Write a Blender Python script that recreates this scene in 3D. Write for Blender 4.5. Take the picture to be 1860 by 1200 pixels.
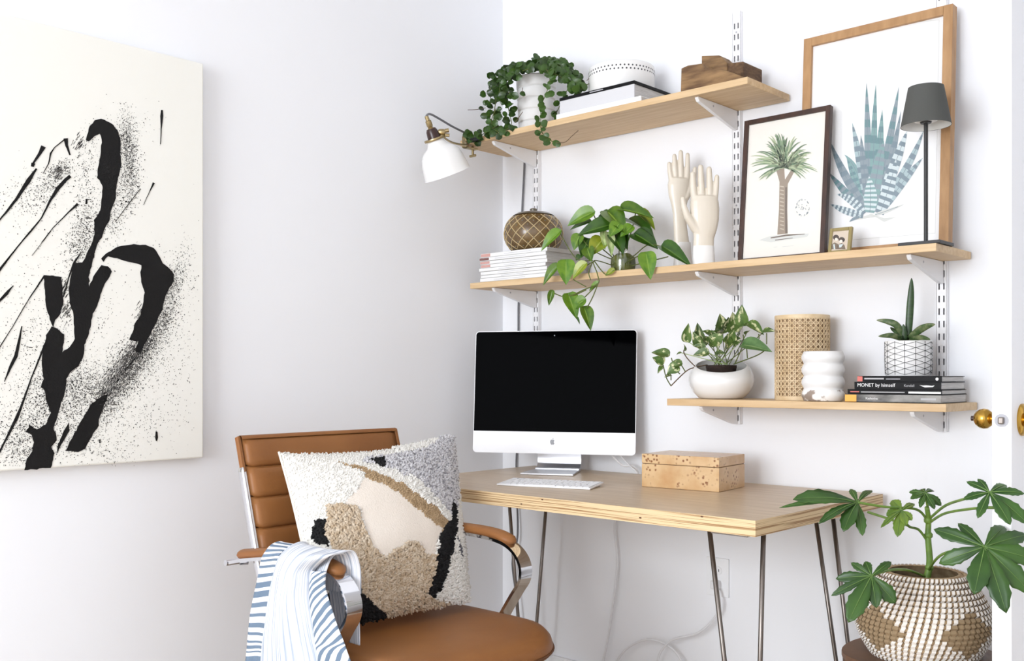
import bpy, bmesh, math, random
from mathutils import Vector, Matrix, noise
from mathutils.geometry import tessellate_polygon
random.seed(7)
for o in list(bpy.data.objects): bpy.data.objects.remove(o)
SC = bpy.context.scene
COL = SC.collection
PI = math.pi

# ------------------------------------------------------------------ camera
FPX, HORIZON = 1840.0, 680.0                 # focal length and horizon row for a 1860 x 1200 frame
CAM = Vector((2.49, -2.65, 1.064)); YAW = math.radians(42.7)
FW = Vector((-math.sin(YAW), math.cos(YAW), 0)); RT = Vector((math.cos(YAW), math.sin(YAW), 0)); UP = Vector((0, 0, 1))
cd = bpy.data.cameras.new('camera'); cam = bpy.data.objects.new('camera', cd); COL.objects.link(cam)
cam.location = CAM; cam.rotation_euler = (PI/2, 0, YAW)
cd.sensor_fit = 'HORIZONTAL'; cd.sensor_width = 36.0; cd.lens = FPX/1860*36; cd.shift_y = (HORIZON-600)/1860
cd.clip_start = 0.05
SC.camera = cam
# ------------------------------------------------------------------ world, lights, exposure
W = bpy.data.worlds.new('world'); SC.world = W; W.use_nodes = True
W.node_tree.nodes['Background'].inputs[0].default_value = (0.82, 0.9, 1.0, 1); W.node_tree.nodes['Background'].inputs[1].default_value = 1.0
ROOM_X, ROOM_Y, ROOM_Z = 3.7, -5.4, 2.62
WIN = (0.45, 2.45, 0.62, 2.35)               # the window in the wall behind the camera: x0, x1, z0, z1
ld = bpy.data.lights.new('window_daylight', 'AREA'); ld.shape = 'RECTANGLE'
ld.size = WIN[1]-WIN[0]-.1; ld.size_y = WIN[3]-WIN[2]-.1; ld.energy = 128; ld.color = (0.905, 0.95, 1.0)
lo = bpy.data.objects.new('window_daylight', ld); COL.objects.link(lo)
lo.location = ((WIN[0]+WIN[1])/2, ROOM_Y+.03, (WIN[2]+WIN[3])/2)
lo.rotation_euler = Vector((0, 1, 0)).to_track_quat('-Z', 'Z').to_euler()
vs = SC.view_settings; vs.view_transform = 'Standard'; vs.look = 'None'; vs.gamma = 1; vs.use_curve_mapping = False
vs.exposure = 0.22
SC.cycles.diffuse_bounces = 8; SC.cycles.max_bounces = 14

# ------------------------------------------------------------------ geometry helpers (all coordinates are world metres)
def ray(px, py): return FW + RT*((px-930)/FPX) + UP*((HORIZON-py)/FPX)
def at(px, py, x=None, y=None, z=None, d=None):
    r = ray(px, py)
    t = d if d is not None else (x-CAM.x)/r.x if x is not None else (y-CAM.y)/r.y if y is not None else (z-CAM.z)/r.z
    return CAM + r*t
def depth(p): return (Vector(p)-CAM).dot(FW)
V = Vector
class MB:
    def __init__(s): s.v = []; s.f = []; s.m = []; s.uv = []
    def add(s, vs, fs, mi=0):
        n = len(s.v); s.v += [V(p) for p in vs]
        s.f += [tuple(i+n for i in f) for f in fs]; s.m += [mi]*len(fs); return s
    def box(s, x0, x1, y0, y1, z0, z1, mi=0):
        return s.add([(x, y, z) for x in (x0, x1) for y in (y0, y1) for z in (z0, z1)],
            [(0,1,3,2), (4,6,7,5), (0,4,5,1), (2,3,7,6), (0,2,6,4), (1,5,7,3)], mi)
    def fbox(s, o, a, b, c, mi=0):                        # box from a corner and three edge vectors
        o, a, b, c = V(o), V(a), V(b), V(c)
        return s.add([o+a*i+b*j+c*k for i in (0,1) for j in (0,1) for k in (0,1)],
            [(0,1,3,2), (4,6,7,5), (0,4,5,1), (2,3,7,6), (0,2,6,4), (1,5,7,3)], mi)
    def tube(s, pts, r, n=8, cap=True, mi=0, flat=None, closed=False):   # flat=(direction, ratio): elliptical section
        pts = [V(p) for p in pts]; m = len(pts); rs = r if isinstance(r, (list, tuple)) else [r]*m
        vs = []; nrm = None
        for i, p in enumerate(pts):
            if closed: t = (pts[(i+1) % m]-pts[i-1])
            else: t = (pts[min(i+1, m-1)]-pts[max(i-1, 0)])
            t = t.normalized()
            if flat: nrm = V(flat[0]); nrm = (nrm-t*nrm.dot(t)).normalized()
            elif nrm is None:
                nrm = t.orthogonal().normalized()
            else:
                nrm = (nrm-t*nrm.dot(t)).normalized()
            b = t.cross(nrm); k = flat[1] if flat else 1
            for j in range(n):
                a = 2*PI*j/n; vs.append(p+nrm*(math.cos(a)*rs[i])+b*(math.sin(a)*rs[i]*k))
        fs = [(i*n+j, i*n+(j+1) % n, ((i+1) % m)*n+(j+1) % n, ((i+1) % m)*n+j) for i in range(m if closed else m-1) for j in range(n)]
        if cap and not closed: fs += [tuple(range(n-1, -1, -1)), tuple((m-1)*n+j for j in range(n))]
        return s.add(vs, fs, mi)
    def ribbon(s, pts, w, th, side, mi=0):                # flat bar along pts, wide along 'side'
        pts = [V(p) for p in pts]; m = len(pts); side = V(side).normalized(); vs = []
        for i, p in enumerate(pts):
            t = (pts[min(i+1, m-1)]-pts[max(i-1, 0)]).normalized(); nn = t.cross(side).normalized()
            ww = w[i] if isinstance(w, (list, tuple)) else w
            vs += [p+side*ww/2+nn*th/2, p-side*ww/2+nn*th/2, p-side*ww/2-nn*th/2, p+side*ww/2-nn*th/2]
        fs = [(i*4+j, i*4+(j+1) % 4, i*4+4+(j+1) % 4, i*4+4+j) for i in range(m-1) for j in range(4)]
        return s.add(vs, fs+[(3,2,1,0), tuple((m-1)*4+j for j in range(4))], mi)
    def lathe(s, prof, c, n=32, mi=0, axis=None, cap=(False, False)):
        c = V(c); q = V((0,0,1)).rotation_difference(V(axis).normalized()).to_matrix() if axis else Matrix.Identity(3)
        m = len(prof)
        vs = [c+q@V((r*math.cos(2*PI*j/n), r*math.sin(2*PI*j/n), z)) for r, z in prof for j in range(n)]
        fs = [(i*n+j, i*n+(j+1) % n, (i+1)*n+(j+1) % n, (i+1)*n+j) for i in range(m-1) for j in range(n)]
        if cap[0]: fs.append(tuple(range(n-1, -1, -1)))
        if cap[1]: fs.append(tuple((m-1)*n+j for j in range(n)))
        return s.add(vs, fs, mi)
    def prism(s, poly, vec, mi=0, top_only=False):         # 3D polygon extruded by vec
        poly = [V(p) for p in poly]; vec = V(vec); n = len(poly)
        tri = tessellate_polygon([poly])
        fs = [tuple(i+n for i in t) for t in tri]
        if not top_only: fs += [tuple(reversed(t)) for t in tri]
        fs += [(i, (i+1) % n, (i+1) % n+n, i+n) for i in range(n)]
        return s.add(poly+[p+vec for p in poly], fs, mi)
    def grid(s, fn, nu, nv, mi=0, uv=False):
        vs = [fn(i/nu, j/nv) for i in range(nu+1) for j in range(nv+1)]
        fs = [(i*(nv+1)+j, (i+1)*(nv+1)+j, (i+1)*(nv+1)+j+1, i*(nv+1)+j+1) for i in range(nu) for j in range(nv)]
        if uv: s.uv += [(i/nu, j/nv) for i in range(nu+1) for j in range(nv+1)]
        return s.add(vs, fs, mi)
    def build(s, name, mat, parent=None, smooth=False, bevel=0, seg=2, fix=True, origin=None, weld=False):
        if parent is None:
            xs = [p.x for p in s.v]; ys = [p.y for p in s.v]; zs = [p.z for p in s.v]
            og = V(((min(xs)+max(xs))/2, (min(ys)+max(ys))/2, min(zs))) if origin is None else V(origin)
        else:
            og = root_of(parent)
        me = bpy.data.meshes.new(name); me.from_pydata([p-og for p in s.v], [], s.f); 
        for mm in (mat if isinstance(mat, (list, tuple)) else [mat]): me.materials.append(mm)
        me.polygons.foreach_set('material_index', s.m)
        if s.uv:
            ul = me.uv_layers.new(name='UVMap')
            for l in me.loops: ul.data[l.index].uv = s.uv[l.vertex_index]
        if fix or bevel or weld:
            bm = bmesh.new(); bm.from_mesh(me)
            if weld: bmesh.ops.remove_doubles(bm, verts=bm.verts, dist=1e-5)
            if fix: bmesh.ops.recalc_face_normals(bm, faces=bm.faces)
            if bevel:
                es = [e for e in bm.edges if len(e.link_faces) == 2 and e.calc_face_angle(0) > .6]
                bmesh.ops.bevel(bm, geom=es, offset=bevel, segments=seg, profile=.5, affect='EDGES', clamp_overlap=True)
            bm.to_mesh(me); bm.free()
        if smooth:
            me.polygons.foreach_set('use_smooth', [True]*len(me.polygons))
            if smooth is not True: me.set_sharp_from_angle(angle=math.radians(smooth))
        o = bpy.data.objects.new(name, me); COL.objects.link(o)
        if parent is None: o.location = og
        else: o.parent = parent
        return o
def root_of(p):
    while p.parent: p = p.parent
    return p.location.copy()
def tag(o, label, cat, group=None):
    o['label'] = label; o['category'] = cat
    if group: o['group'] = group
    return o
def thing(name, loc, label, cat, group=None):
    o = bpy.data.objects.new(name, None); COL.objects.link(o); o.location = loc; o.empty_display_size = .05
    return tag(o, label, cat, group)
def struct(o): o['kind'] = 'structure'; return o
def stuff(o): o['kind'] = 'stuff'; return o
def lab(o, t): o['label'] = t; return o
def smoothpath(pts, k=6):                                # Catmull-Rom
    pts = [V(p) for p in pts]; out = []
    for i in range(len(pts)-1):
        p0, p1, p2, p3 = pts[max(i-1,0)], pts[i], pts[i+1], pts[min(i+2, len(pts)-1)]
        for j in range(k):
            t = j/k; out.append(.5*((2*p1)+(p2-p0)*t+(2*p0-5*p1+4*p2-p3)*t*t+(3*p1-p0-3*p2+p3)*t**3))
    return out+[pts[-1]]
def lerp(a, b, t): return a+(b-a)*t
def inpoly(x, y, P):
    c = False; j = len(P)-1
    for i in range(len(P)):
        if (P[i][1] > y) != (P[j][1] > y) and x < (P[j][0]-P[i][0])*(y-P[i][1])/(P[j][1]-P[i][1])+P[i][0]: c = not c
        j = i
    return c
def bake(o):                                             # apply an object's modifiers
    dg = bpy.context.evaluated_depsgraph_get(); me = bpy.data.meshes.new_from_object(o.evaluated_get(dg))
    o.modifiers.clear(); o.data = me; return o
def text(body, name, mat, parent, o, u, v, size, ext=.0002, align='LEFT'):   # flat print: letters in the plane of u (reading) and v (up)
    cu = bpy.data.curves.new(name, 'FONT'); cu.body = body; cu.size = size; cu.extrude = ext; cu.align_x = align; cu.resolution_u = 3
    t = bpy.data.objects.new(name, cu); COL.objects.link(t)
    dg = bpy.context.evaluated_depsgraph_get(); me = bpy.data.meshes.new_from_object(t.evaluated_get(dg)); bpy.data.objects.remove(t)
    u = V(u).normalized(); v = V(v).normalized(); w = u.cross(v); og = root_of(parent)
    me.transform(Matrix(((u.x, v.x, w.x, o[0]-og.x), (u.y, v.y, w.y, o[1]-og.y), (u.z, v.z, w.z, o[2]-og.z), (0,0,0,1))))
    me.materials.clear(); me.materials.append(mat)
    ob = bpy.data.objects.new(name, me); COL.objects.link(ob); ob.parent = parent; return ob

# ------------------------------------------------------------------ materials
def srgb(r, g, b):
    f = lambda c: ((c/255+.055)/1.055)**2.4 if c/255 > .04045 else c/255/12.92
    return (f(r), f(g), f(b), 1)
def mat(name, col, rough=.5, metal=0, spec=.5, bump=0, bscale=200, var=None, vscale=6, stretch=(1,1,1), rnd=0, detail=4, ramp=(.35, .65), trans=0, ior=None, sheen=0, coat=0):
    m = bpy.data.materials.new(name); m.use_nodes = True; nt = m.node_tree; N = nt.nodes; L = nt.links
    b = N['Principled BSDF']; c = srgb(*col) if max(col) > 1.001 else (*col, 1)
    b.inputs['Base Color'].default_value = c; b.inputs['Roughness'].default_value = rough; b.inputs['Metallic'].default_value = metal
    b.inputs['Specular IOR Level'].default_value = spec
    if trans: b.inputs['Transmission Weight'].default_value = trans
    if ior: b.inputs['IOR'].default_value = ior
    if sheen: b.inputs['Sheen Weight'].default_value = sheen
    if coat: b.inputs['Coat Weight'].default_value = coat; b.inputs['Coat Roughness'].default_value = .1
    tc = N.new('ShaderNodeTexCoord'); mp = N.new('ShaderNodeMapping'); L.new(tc.outputs['Object'], mp.inputs[0]); mp.inputs['Scale'].default_value = stretch
    out = None
    if var:
        nz = N.new('ShaderNodeTexNoise'); nz.inputs['Scale'].default_value = vscale; nz.inputs['Detail'].default_value = detail; L.new(mp.outputs[0], nz.inputs[0])
        cr = N.new('ShaderNodeValToRGB'); cr.color_ramp.elements[0].position = ramp[0]; cr.color_ramp.elements[1].position = ramp[1]
        cr.color_ramp.elements[0].color = srgb(*var); cr.color_ramp.elements[1].color = c
        L.new(nz.outputs[0], cr.inputs[0]); out = cr.outputs[0]
    if rnd:
        oi = N.new('ShaderNodeObjectInfo'); hs = N.new('ShaderNodeHueSaturation'); mr = N.new('ShaderNodeMapRange')
        mr.inputs[3].default_value = 1-rnd; mr.inputs[4].default_value = 1+rnd; L.new(oi.outputs['Random'], mr.inputs[0]); L.new(mr.outputs[0], hs.inputs['Value'])
        if out: L.new(out, hs.inputs['Color'])
        else: hs.inputs['Color'].default_value = c
        out = hs.outputs[0]
    if out: L.new(out, b.inputs['Base Color'])
    if bump:
        n2 = N.new('ShaderNodeTexNoise'); n2.inputs['Scale'].default_value = bscale; n2.inputs['Detail'].default_value = 3; L.new(mp.outputs[0], n2.inputs[0])
        bp = N.new('ShaderNodeBump'); bp.inputs['Strength'].default_value = bump; bp.inputs['Distance'].default_value = .002
        L.new(n2.outputs[0], bp.inputs['Height']); L.new(bp.outputs[0], b.inputs['Normal'])
    return m
M = {}
M['wall'] = mat('wall_paint', (237, 238, 241), .85, spec=.2, bump=.05, bscale=90)
M['trim'] = mat('trim_paint', (236, 237, 239), .45)
M['floor'] = mat('floor_oak', (200, 184, 164), .45, var=(178, 160, 138), vscale=9, stretch=(.4, 6, 6))
M['gap'] = mat('floor_gap', (120, 95, 70), .8)
M['white'] = mat('white_paint_metal', (232, 232, 234), .4)
M['track'] = mat('track_white', (238, 238, 240), .45)
M['slot'] = mat('slot_shade_and_part_grey', (176, 176, 182), .8)  # paints shade inside the track slots; also plain grey of screws, latch plate, print
M['shelf'] = mat('shelf_pine', (212, 184, 144), .5, var=(196, 164, 122), vscale=5, stretch=(1.2, 14, 14), detail=6)
M['plytop'] = mat('ply_face', (200, 178, 150), .34, var=(184, 160, 130), vscale=4, stretch=(1.2, 12, 4), detail=5, spec=.5)
M['chrome'] = mat('chrome', (225, 225, 228), .07, metal=1)
M['steel'] = mat('raw_steel', (128, 120, 114), .33, metal=.9)
M['alu'] = mat('aluminium', (205, 205, 208), .32, metal=.85)
M['aluw'] = mat('aluminium_light', (234, 234, 236), .4, metal=.0)
M['glassblack'] = mat('screen_glass', (1, 1, 2), .04, spec=.004)
M['black'] = mat('black_plain', (16, 16, 17), .5)
M['leather'] = mat('tan_leather', (148, 98, 54), .45, spec=.35, var=(134, 86, 46), vscale=5, bump=.12, bscale=350)
M['leatherseam'] = mat('leather_seam', (96, 58, 30), .6)
M['brass'] = mat('brass', (190, 150, 70), .16, metal=1)
M['agedbrass'] = mat('aged_brass', (168, 150, 112), .3, metal=1)
M['socket'] = mat('dark_socket', (52, 30, 24), .3)
M['greycord'] = mat('grey_cord', (110, 110, 114), .7)
M['whitecord'] = mat('white_cord', (226, 226, 228), .5)
M['ceram'] = mat('white_ceramic', (230, 229, 227), .25, coat=.3)
M['matte'] = mat('matte_white_ceramic', (228, 227, 226), .6)
M['cream'] = mat('cream_porcelain', (214, 205, 190), .35, coat=.2)
M['soil'] = mat('soil', (40, 27, 20), .95, bump=.6, bscale=300)
M['oak'] = mat('oak_frame', (180, 140, 96), .5, var=(160, 120, 78), vscale=6, stretch=(9, 9, 2), detail=6)
M['walnut'] = mat('walnut_frame', (66, 40, 28), .45, var=(48, 28, 20), vscale=8, stretch=(9, 9, 2))
M['paper'] = mat('white_paper', (235, 235, 235), .8)
M['paperwarm'] = mat('aged_paper', (230, 226, 218), .8)
M['charcoal'] = mat('charcoal_metal', (44, 44, 44), .5)
M['shadecloth'] = mat('charcoal_shade', (78, 79, 76), .85, bump=.15, bscale=500)
M['shadein'] = mat('shade_lining', (225, 225, 222), .8)
M['goldframe'] = mat('old_gold', (150, 136, 92), .4, metal=.6)
M['page'] = mat('page_block', (206, 204, 202), .8, var=(176, 174, 172), vscale=60, stretch=(.3, .3, 12))
M['ink'] = mat('black_cover', (12, 12, 14), .5, spec=.2)
M['oldwood'] = mat('old_wood', (152, 120, 82), .75, var=(94, 68, 44), vscale=9, stretch=(1.2, 6, 6), detail=8, bump=.5, bscale=120)
M['oldwood2'] = mat('old_wood_dark', (122, 94, 66), .8, var=(76, 54, 38), vscale=12, stretch=(5, 1.5, 6), detail=8, bump=.5, bscale=120)
M['canvas'] = mat('canvas_white', (234, 233, 226), .85, bump=.1, bscale=900)
M['paint'] = mat('black_paint', (16, 15, 15), .6, spec=.25, bump=.5, bscale=220)
M['spray'] = mat('grey_paint', (92, 90, 88), .7)
# ================================================================== THE ROOM
T = .12
struct(MB().box(-T, 0, ROOM_Y-T, T, 0, ROOM_Z).build('wall_left', M['wall']))
DX = at(1801.5, 680, y=-.625).x                                              # hinge side of the closet opening in the back wall
mb = MB(); mb.box(0, DX+.05, 0, T, 0, ROOM_Z); mb.box(DX+.05, DX+.70, 0, T, 2.08, ROOM_Z); mb.box(DX+.70, ROOM_X, 0, T, 0, ROOM_Z)
struct(mb.build('wall_back', M['wall']))
struct(MB().box(ROOM_X, ROOM_X+T, ROOM_Y-T, T, 0, ROOM_Z).build('wall_right', M['wall']))
mb = MB(); x0, x1, z0, z1 = WIN
mb.box(0, x0, ROOM_Y-T, ROOM_Y, 0, ROOM_Z); mb.box(x1, ROOM_X, ROOM_Y-T, ROOM_Y, 0, ROOM_Z)
mb.box(x0, x1, ROOM_Y-T, ROOM_Y, 0, z0); mb.box(x0, x1, ROOM_Y-T, ROOM_Y, z1, ROOM_Z)
struct(mb.build('wall_front', M['wall']))
struct(MB().box(-T, ROOM_X+T, ROOM_Y-T, T, ROOM_Z, ROOM_Z+.1).build('ceiling', M['wall']))
struct(MB().box(-T, ROOM_X+T, ROOM_Y-T, T+.7, -.1, -.012).build('floor', M['gap']))
fl = bpy.data.objects['floor']
pm = None
for i in range(26):
    for j, (ya, yb) in enumerate([(ROOM_Y, -2.6+.5*(i % 3-1)), (-2.6+.5*(i % 3-1), -1.1+.4*((i*7) % 3-1)), (-1.1+.4*((i*7) % 3-1), 0)]):
        wdt = ROOM_X/26
        MB().box(i*wdt+.001, (i+1)*wdt-.001, ya+.001, yb-.001, -.012, 0).build('plank', M['floor'], fl)
MB().box(DX+.05, DX+.70, 0, .68, -.012, 0).build('closet_plank', M['floor'], fl)
mb = MB(); mb.box(DX-.02, DX+.05, .68, .70, 0, 2.2); mb.box(DX+.05, DX+.70, .68, .70, 0, 2.2); mb.box(DX+.03, DX+.05, T, .68, 0, 2.2); mb.box(DX+.70, DX+.72, T, .70, 0, 2.2); mb.box(DX+.03, DX+.72, T, .70, 2.2, 2.22)
struct(mb.build('wall_closet', M['wall']))
wn = struct(thing('window_1', ((x0+x1)/2, ROOM_Y-.06, z0), 'white framed window behind the camera', 'window')); del wn['category']; del wn['label']
for a in [(x0, x0+.05, z0, z1), (x1-.05, x1, z0, z1), (x0+.05, x1-.05, z0, z0+.05), (x0+.05, x1-.05, z1-.05, z1), ((x0+x1)/2-.02, (x0+x1)/2+.02, z0+.05, z1-.05)]:
    MB().box(a[0], a[1], ROOM_Y-.09, ROOM_Y-.04, a[2], a[3]).build('window_frame', M['trim'], wn)
M['glass'] = mat('window_glass', (250, 252, 255), .0, spec=.5, trans=1, ior=1.02)
for a, b in ((x0+.05, (x0+x1)/2-.02), ((x0+x1)/2+.02, x1-.05)): MB().box(a, b, ROOM_Y-.068, ROOM_Y-.062, z0+.05, z1-.05).build('pane', M['glass'], wn)
def baseboard(nm, x0, x1, y0, y1):
    b = MB(); b.box(x0, x1, y0, y1, 0, .104)
    struct(b.build(nm, M['trim'], bevel=.004))
baseboard('baseboard_back', .014, DX, -.014, 0); baseboard('baseboard_left', 0, .014, ROOM_Y, 0)
# door standing open at a right angle to the back wall
dr = struct(thing('door_1', (DX+.0175, -.30, 0), '', '')); del dr['category']; del dr['label']
DE = -.625
MB().box(DX, DX+.035, DE, -.012, .008, 2.03).build('leaf', M['trim'], dr, bevel=.0015)
for za, zb in ((.2, .92), (1.1, 1.9)):
    MB().box(DX+.035, DX+.039, DE+.11, -.12, za, zb).build('raised_panel', M['trim'], dr, bevel=.003)
kz, ky = 1.064-83*1.915/1840, DE+.062
for sgn, xf in ((-1, DX), (1, DX+.035)):
    ro = MB().lathe([(.0, 0), (.031, 0), (.031, .003), (.027, .007), (.014, .009)], (xf, ky, kz), 40, axis=(sgn, 0, 0)).build('rose', M['brass'], dr, smooth=40)
    MB().lathe([(.009, .004), (.009, .016), (.0135, .020), (.0190, .027), (.0200, .034), (.0185, .041), (.0135, .048), (.0085, .0515), (.0, .0525)], (xf, ky, kz), 32, axis=(sgn, 0, 0)).build('knob', M['brass'], dr, smooth=50)
    if sgn < 0: MB().lathe([(.005, .052), (.005, .0575), (0, .0577)], (xf, ky, kz), 16, axis=(sgn, 0, 0)).build('lock_button', M['socket'], dr, smooth=40)
MB().lathe([(0, 0), (.0125, 0), (.0125, .0012), (.0, .0013)], (DX+.0175, DE-.0003, kz), 24, axis=(0, -1, 0)).build('latch_plate', M['slot'], dr, smooth=40)
MB().box(DX+.013, DX+.023, DE-.009, DE, kz-.0065, kz+.0065).build('latch_bolt', M['steel'], dr, bevel=.002)
for hz in (.25, 1.05, 1.8): MB().tube([(DX+.042, -.008, hz-.045), (DX+.042, -.008, hz+.045)], .006, 10).build('hinge', M['brass'], dr, smooth=40)

# ================================================================== SHELVING
SH = {'top': (.03, 1.122, 1.857), 'mid': (.077, 1.615, 1.371), 'low': (.852, 1.63, .995)}
TRX = {'l': .170, 'm': .955, 'r': 1.545}; YF = -.243; SD = .019
lb = {'top': 'pale wooden shelf board, the highest of the three, under the trailing plant', 'mid': 'longest pale wooden shelf board, in the middle, with two porcelain hands on it', 'low': 'shortest pale wooden shelf board, the lowest, holding the cane cylinder'}
for k, (a, b, z) in SH.items():
    yf = YF if k != 'low' else -.222
    tag(MB().box(a, b, yf, -.008, z-SD, z).build('shelf_board', M['shelf'], bevel=.0012), lb[k], 'shelf', 'wooden wall shelf boards')
def track(x, z0, z1, label):
    t = thing('wall_track', (x, -.007, z0), label, 'shelf track', 'slotted wall tracks')
    mb = MB(); w, dp, pitch, sh = .0125, .014, .032, .0165
    xs = [-w, -.0078, -.0040, .0040, .0078, w]; n = int((z1-z0)/pitch)
    rows = [z0]
    for i in range(n): rows += [z0+i*pitch+.008, z0+i*pitch+.008+sh]
    rows.append(z1)
    for r in range(len(rows)-1):
        hole = r % 2 == 1
        for c in range(5):
            if hole and c in (1, 3): continue
            mb.add([(x+xs[c], -dp, rows[r]), (x+xs[c+1], -dp, rows[r]), (x+xs[c+1], -dp, rows[r+1]), (x+xs[c], -dp, rows[r+1])], [(0,1,2,3)])
    for s in (-1, 1): mb.box(x+s*w-.0008, x+s*w+.0008, -dp, -.001, z0, z1)
    mb.box(x-w, x+w, -dp, -.001, z0-.001, z0); mb.box(x-w, x+w, -dp, -.001, z1, z1+.001)
    mb.build('channel', M['track'], t, fix=False)
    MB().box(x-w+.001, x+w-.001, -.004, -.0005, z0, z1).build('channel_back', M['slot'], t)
    for z in (z0+.5*(z1-z0)+.036, z1-.06): MB().lathe([(0, 0), (.0028, 0), (.0026, .0012), (0, .0015)], (x, -dp, z), 12, axis=(0, -1, 0)).build('screw', M['slot'], t)
track(TRX['l'], .92, 2.13, 'slotted white wall track nearest the room corner'); track(TRX['m'], .92, 2.13, 'slotted white wall track between the hands and the palm print'); track(TRX['r'], .92, 2.13, 'slotted white wall track above the book stack, nearest the door')
def bracket(k, sh, label):
    x = TRX[k]; z = SH[sh][2]-SD-.0006; tip = -.228 if sh != 'low' else -.207
    t = thing('shelf_bracket', (x, -.1, z-.056), label, 'bracket', 'white shelf brackets')
    P = [(-.016, z), (tip, z), (tip-.002, z-.004), (tip+.006, z-.0125), (-.05, z-.052), (-.030, z-.056), (-.016, z-.056)]
    MB().prism([(x-.0055, y, zz) for y, zz in P], (.011, 0, 0)).build('arm', M['white'], t, bevel=.0012)
    MB().box(x-.003, x+.003, -.0175, -.005, z-.050, z-.006).build('hook', M['white'], t)
    MB().lathe([(0, 0), (.0032, 0), (.0032, .0006), (0, .0007)], (x+.0055, -.150, z-.012), 10, axis=(1, 0, 0)).build('screw_hole', M['slot'], t)
bracket('l', 'top', 'white bracket under the top shelf near the clamp lamp'); bracket('m', 'top', 'white bracket under the top shelf near the palm print')
bracket('l', 'mid', 'white bracket under the middle shelf below the magazine stack'); bracket('m', 'mid', 'white bracket under the middle shelf below the porcelain hands'); bracket('r', 'mid', 'white bracket under the middle shelf below the black lamp')
bracket('m', 'low', 'white bracket under the lowest shelf below the white bowl planter'); bracket('r', 'low', 'white bracket under the lowest shelf below the book stack')

# ================================================================== DESK
DZ, DT = .751, .035; DX0, DX1, DY0, DY1 = .18, 1.402, -.702, -.035
M['plyedge'] = mat('ply_edge', (220, 194, 152), .6, var=(156, 118, 76), vscale=11, stretch=(.25, .25, 42), detail=2, ramp=(.40, .50))
desk = thing('desk', ((DX0+DX1)/2, (DY0+DY1)/2, 0), 'pale plywood desk with thick layered edges and steel hairpin legs', 'desk')
mb = MB(); mb.box(DX0, DX1, DY0, DY1, DZ-DT, DZ); mb.m = [1,1,1,1,0,0]
mb.m = [1, 1, 1, 1, 0, 0]
top = mb.build('desktop', [M['plytop'], M['plyedge']], desk)
for p in top.data.polygons: p.material_index = 0 if abs(p.normal.z) > .5 else 1
knm = mat('knot', (90, 58, 34), .7)
for px, py in ((985, 907), (947, 915), (1163, 940), (1275, 938)):
    p = at(px, py, y=DY0-.0003); n = 10; MB().add([p]+[p+V((math.cos(2*PI*i/n)*.004, 0, math.sin(2*PI*i/n)*.0018)) for i in range(n)], [(0, 1+i, 1+(i+1) % n) for i in range(n)]).build('edge_knot', knm, top)
def hairpin(tops, foot, plate):
    z = DZ-DT
    o = MB().box(plate[0]-.045, plate[0]+.045, plate[1]-.045, plate[1]+.045, z-.005, z-.0003).build('leg_plate', M['steel'], desk)
    A, B = V((*tops[0], z-.004)), V((*tops[1], z-.004)); f = V(foot); r = .0058
    sd = (V((B.x, B.y, 0))-V((A.x, A.y, 0))).normalized()*.014
    pts = [A, lerp(A, f-sd+V((0,0,.03)), .5), f-sd+V((0,0,.03))]
    pts += [f+V((0,0,.02))-sd*math.cos(a)+V((0,0,-.0142*math.sin(a))) for a in [PI*i/8 for i in range(9)]]
    pts += [f+sd+V((0,0,.03)), lerp(B, f+sd+V((0,0,.03)), .5), B]
    MB().tube(pts, r, 10).build('hairpin_leg', M['steel'], desk, smooth=True)
hairpin([(1.237, -.62), (1.376, -.62)], (1.342, -.62, 0), (1.33, -.645)); hairpin([(1.243, -.105), (1.284, -.085)], (1.357, -.09, 0), (1.30, -.10))
hairpin([(.195, -.185), (.30, -.10)], (.235, -.13, 0), (.25, -.13)); hairpin([(.23, -.62), (.32, -.64)], (.235, -.62, 0), (.26, -.645))

# ---- computer
imr = V((.893, .451, 0)).normalized(); imn = V((imr.y, -imr.x, 0)); tl = math.radians(5)
imu = (UP*math.cos(tl)-imn*math.sin(tl)).normalized(); imf = (imn*math.cos(tl)+UP*math.sin(tl)).normalized()
IC = V((.403, -.2, .814)); IW, IH, ICH = .528, .391, .068
im = thing('desktop_computer', (.403, -.17, DZ), 'all-in-one computer with black screen and silver chin standing on the desk', 'computer')
def rrect(w, h0, h1, r, corners=(1,1,1,1), n=6):
    P = []
    for cx, cz, a0, k in ((w/2, h1, 0, 0), (-w/2, h1, 90, 1), (-w/2, h0, 180, 2), (w/2, h0, 270, 3)):
        if corners[k]:
            ox = cx-math.copysign(r, cx); oz = cz-(r if k < 2 else -r)
            P += [(ox+r*math.cos(math.radians(a0+90*i/n)), oz+r*math.sin(math.radians(a0+90*i/n))) for i in range(n+1)]
        else: P.append((cx, cz))
    return P
def ip(a, b, c=0): return IC+imr*a+imu*b+imf*c
MB().prism([ip(a, b, -.0085) for a, b in rrect(IW, 0, IH, .012)], imf*.0075).build('case', M['alu'], im, bevel=.002)
bk = MB()
def backfn(u, v):
    a = (u-.5)*IW*.985; b = .003+v*(IH-.006); e = max(0, 1-(2*u-1)**2)*max(0, 1-(2*v-1)**2)
    return ip(a, b, -.0085-.034*e**.8)
bk.grid(backfn, 20, 16).build('back_shell', M['alu'], im, smooth=True)
MB().prism([ip(a, b, -.001) for a, b in rrect(IW, 0, ICH, .011, (0,0,1,1))], imf*.0015).build('chin', M['aluw'], im)
sg = MB().prism([ip(a, b, -.001) for a, b in rrect(IW-.001, ICH, IH-.0006, .011, (1,1,0,0))], imf*.0018).build('screen', M['glassblack'], im)
MB().prism([ip(a, b, -.0009) for a, b in rrect(IW+.003, -.0015, IH+.0015, .0125)], imf*.0007).build('bezel_rim', M['aluw'], im)
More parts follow.
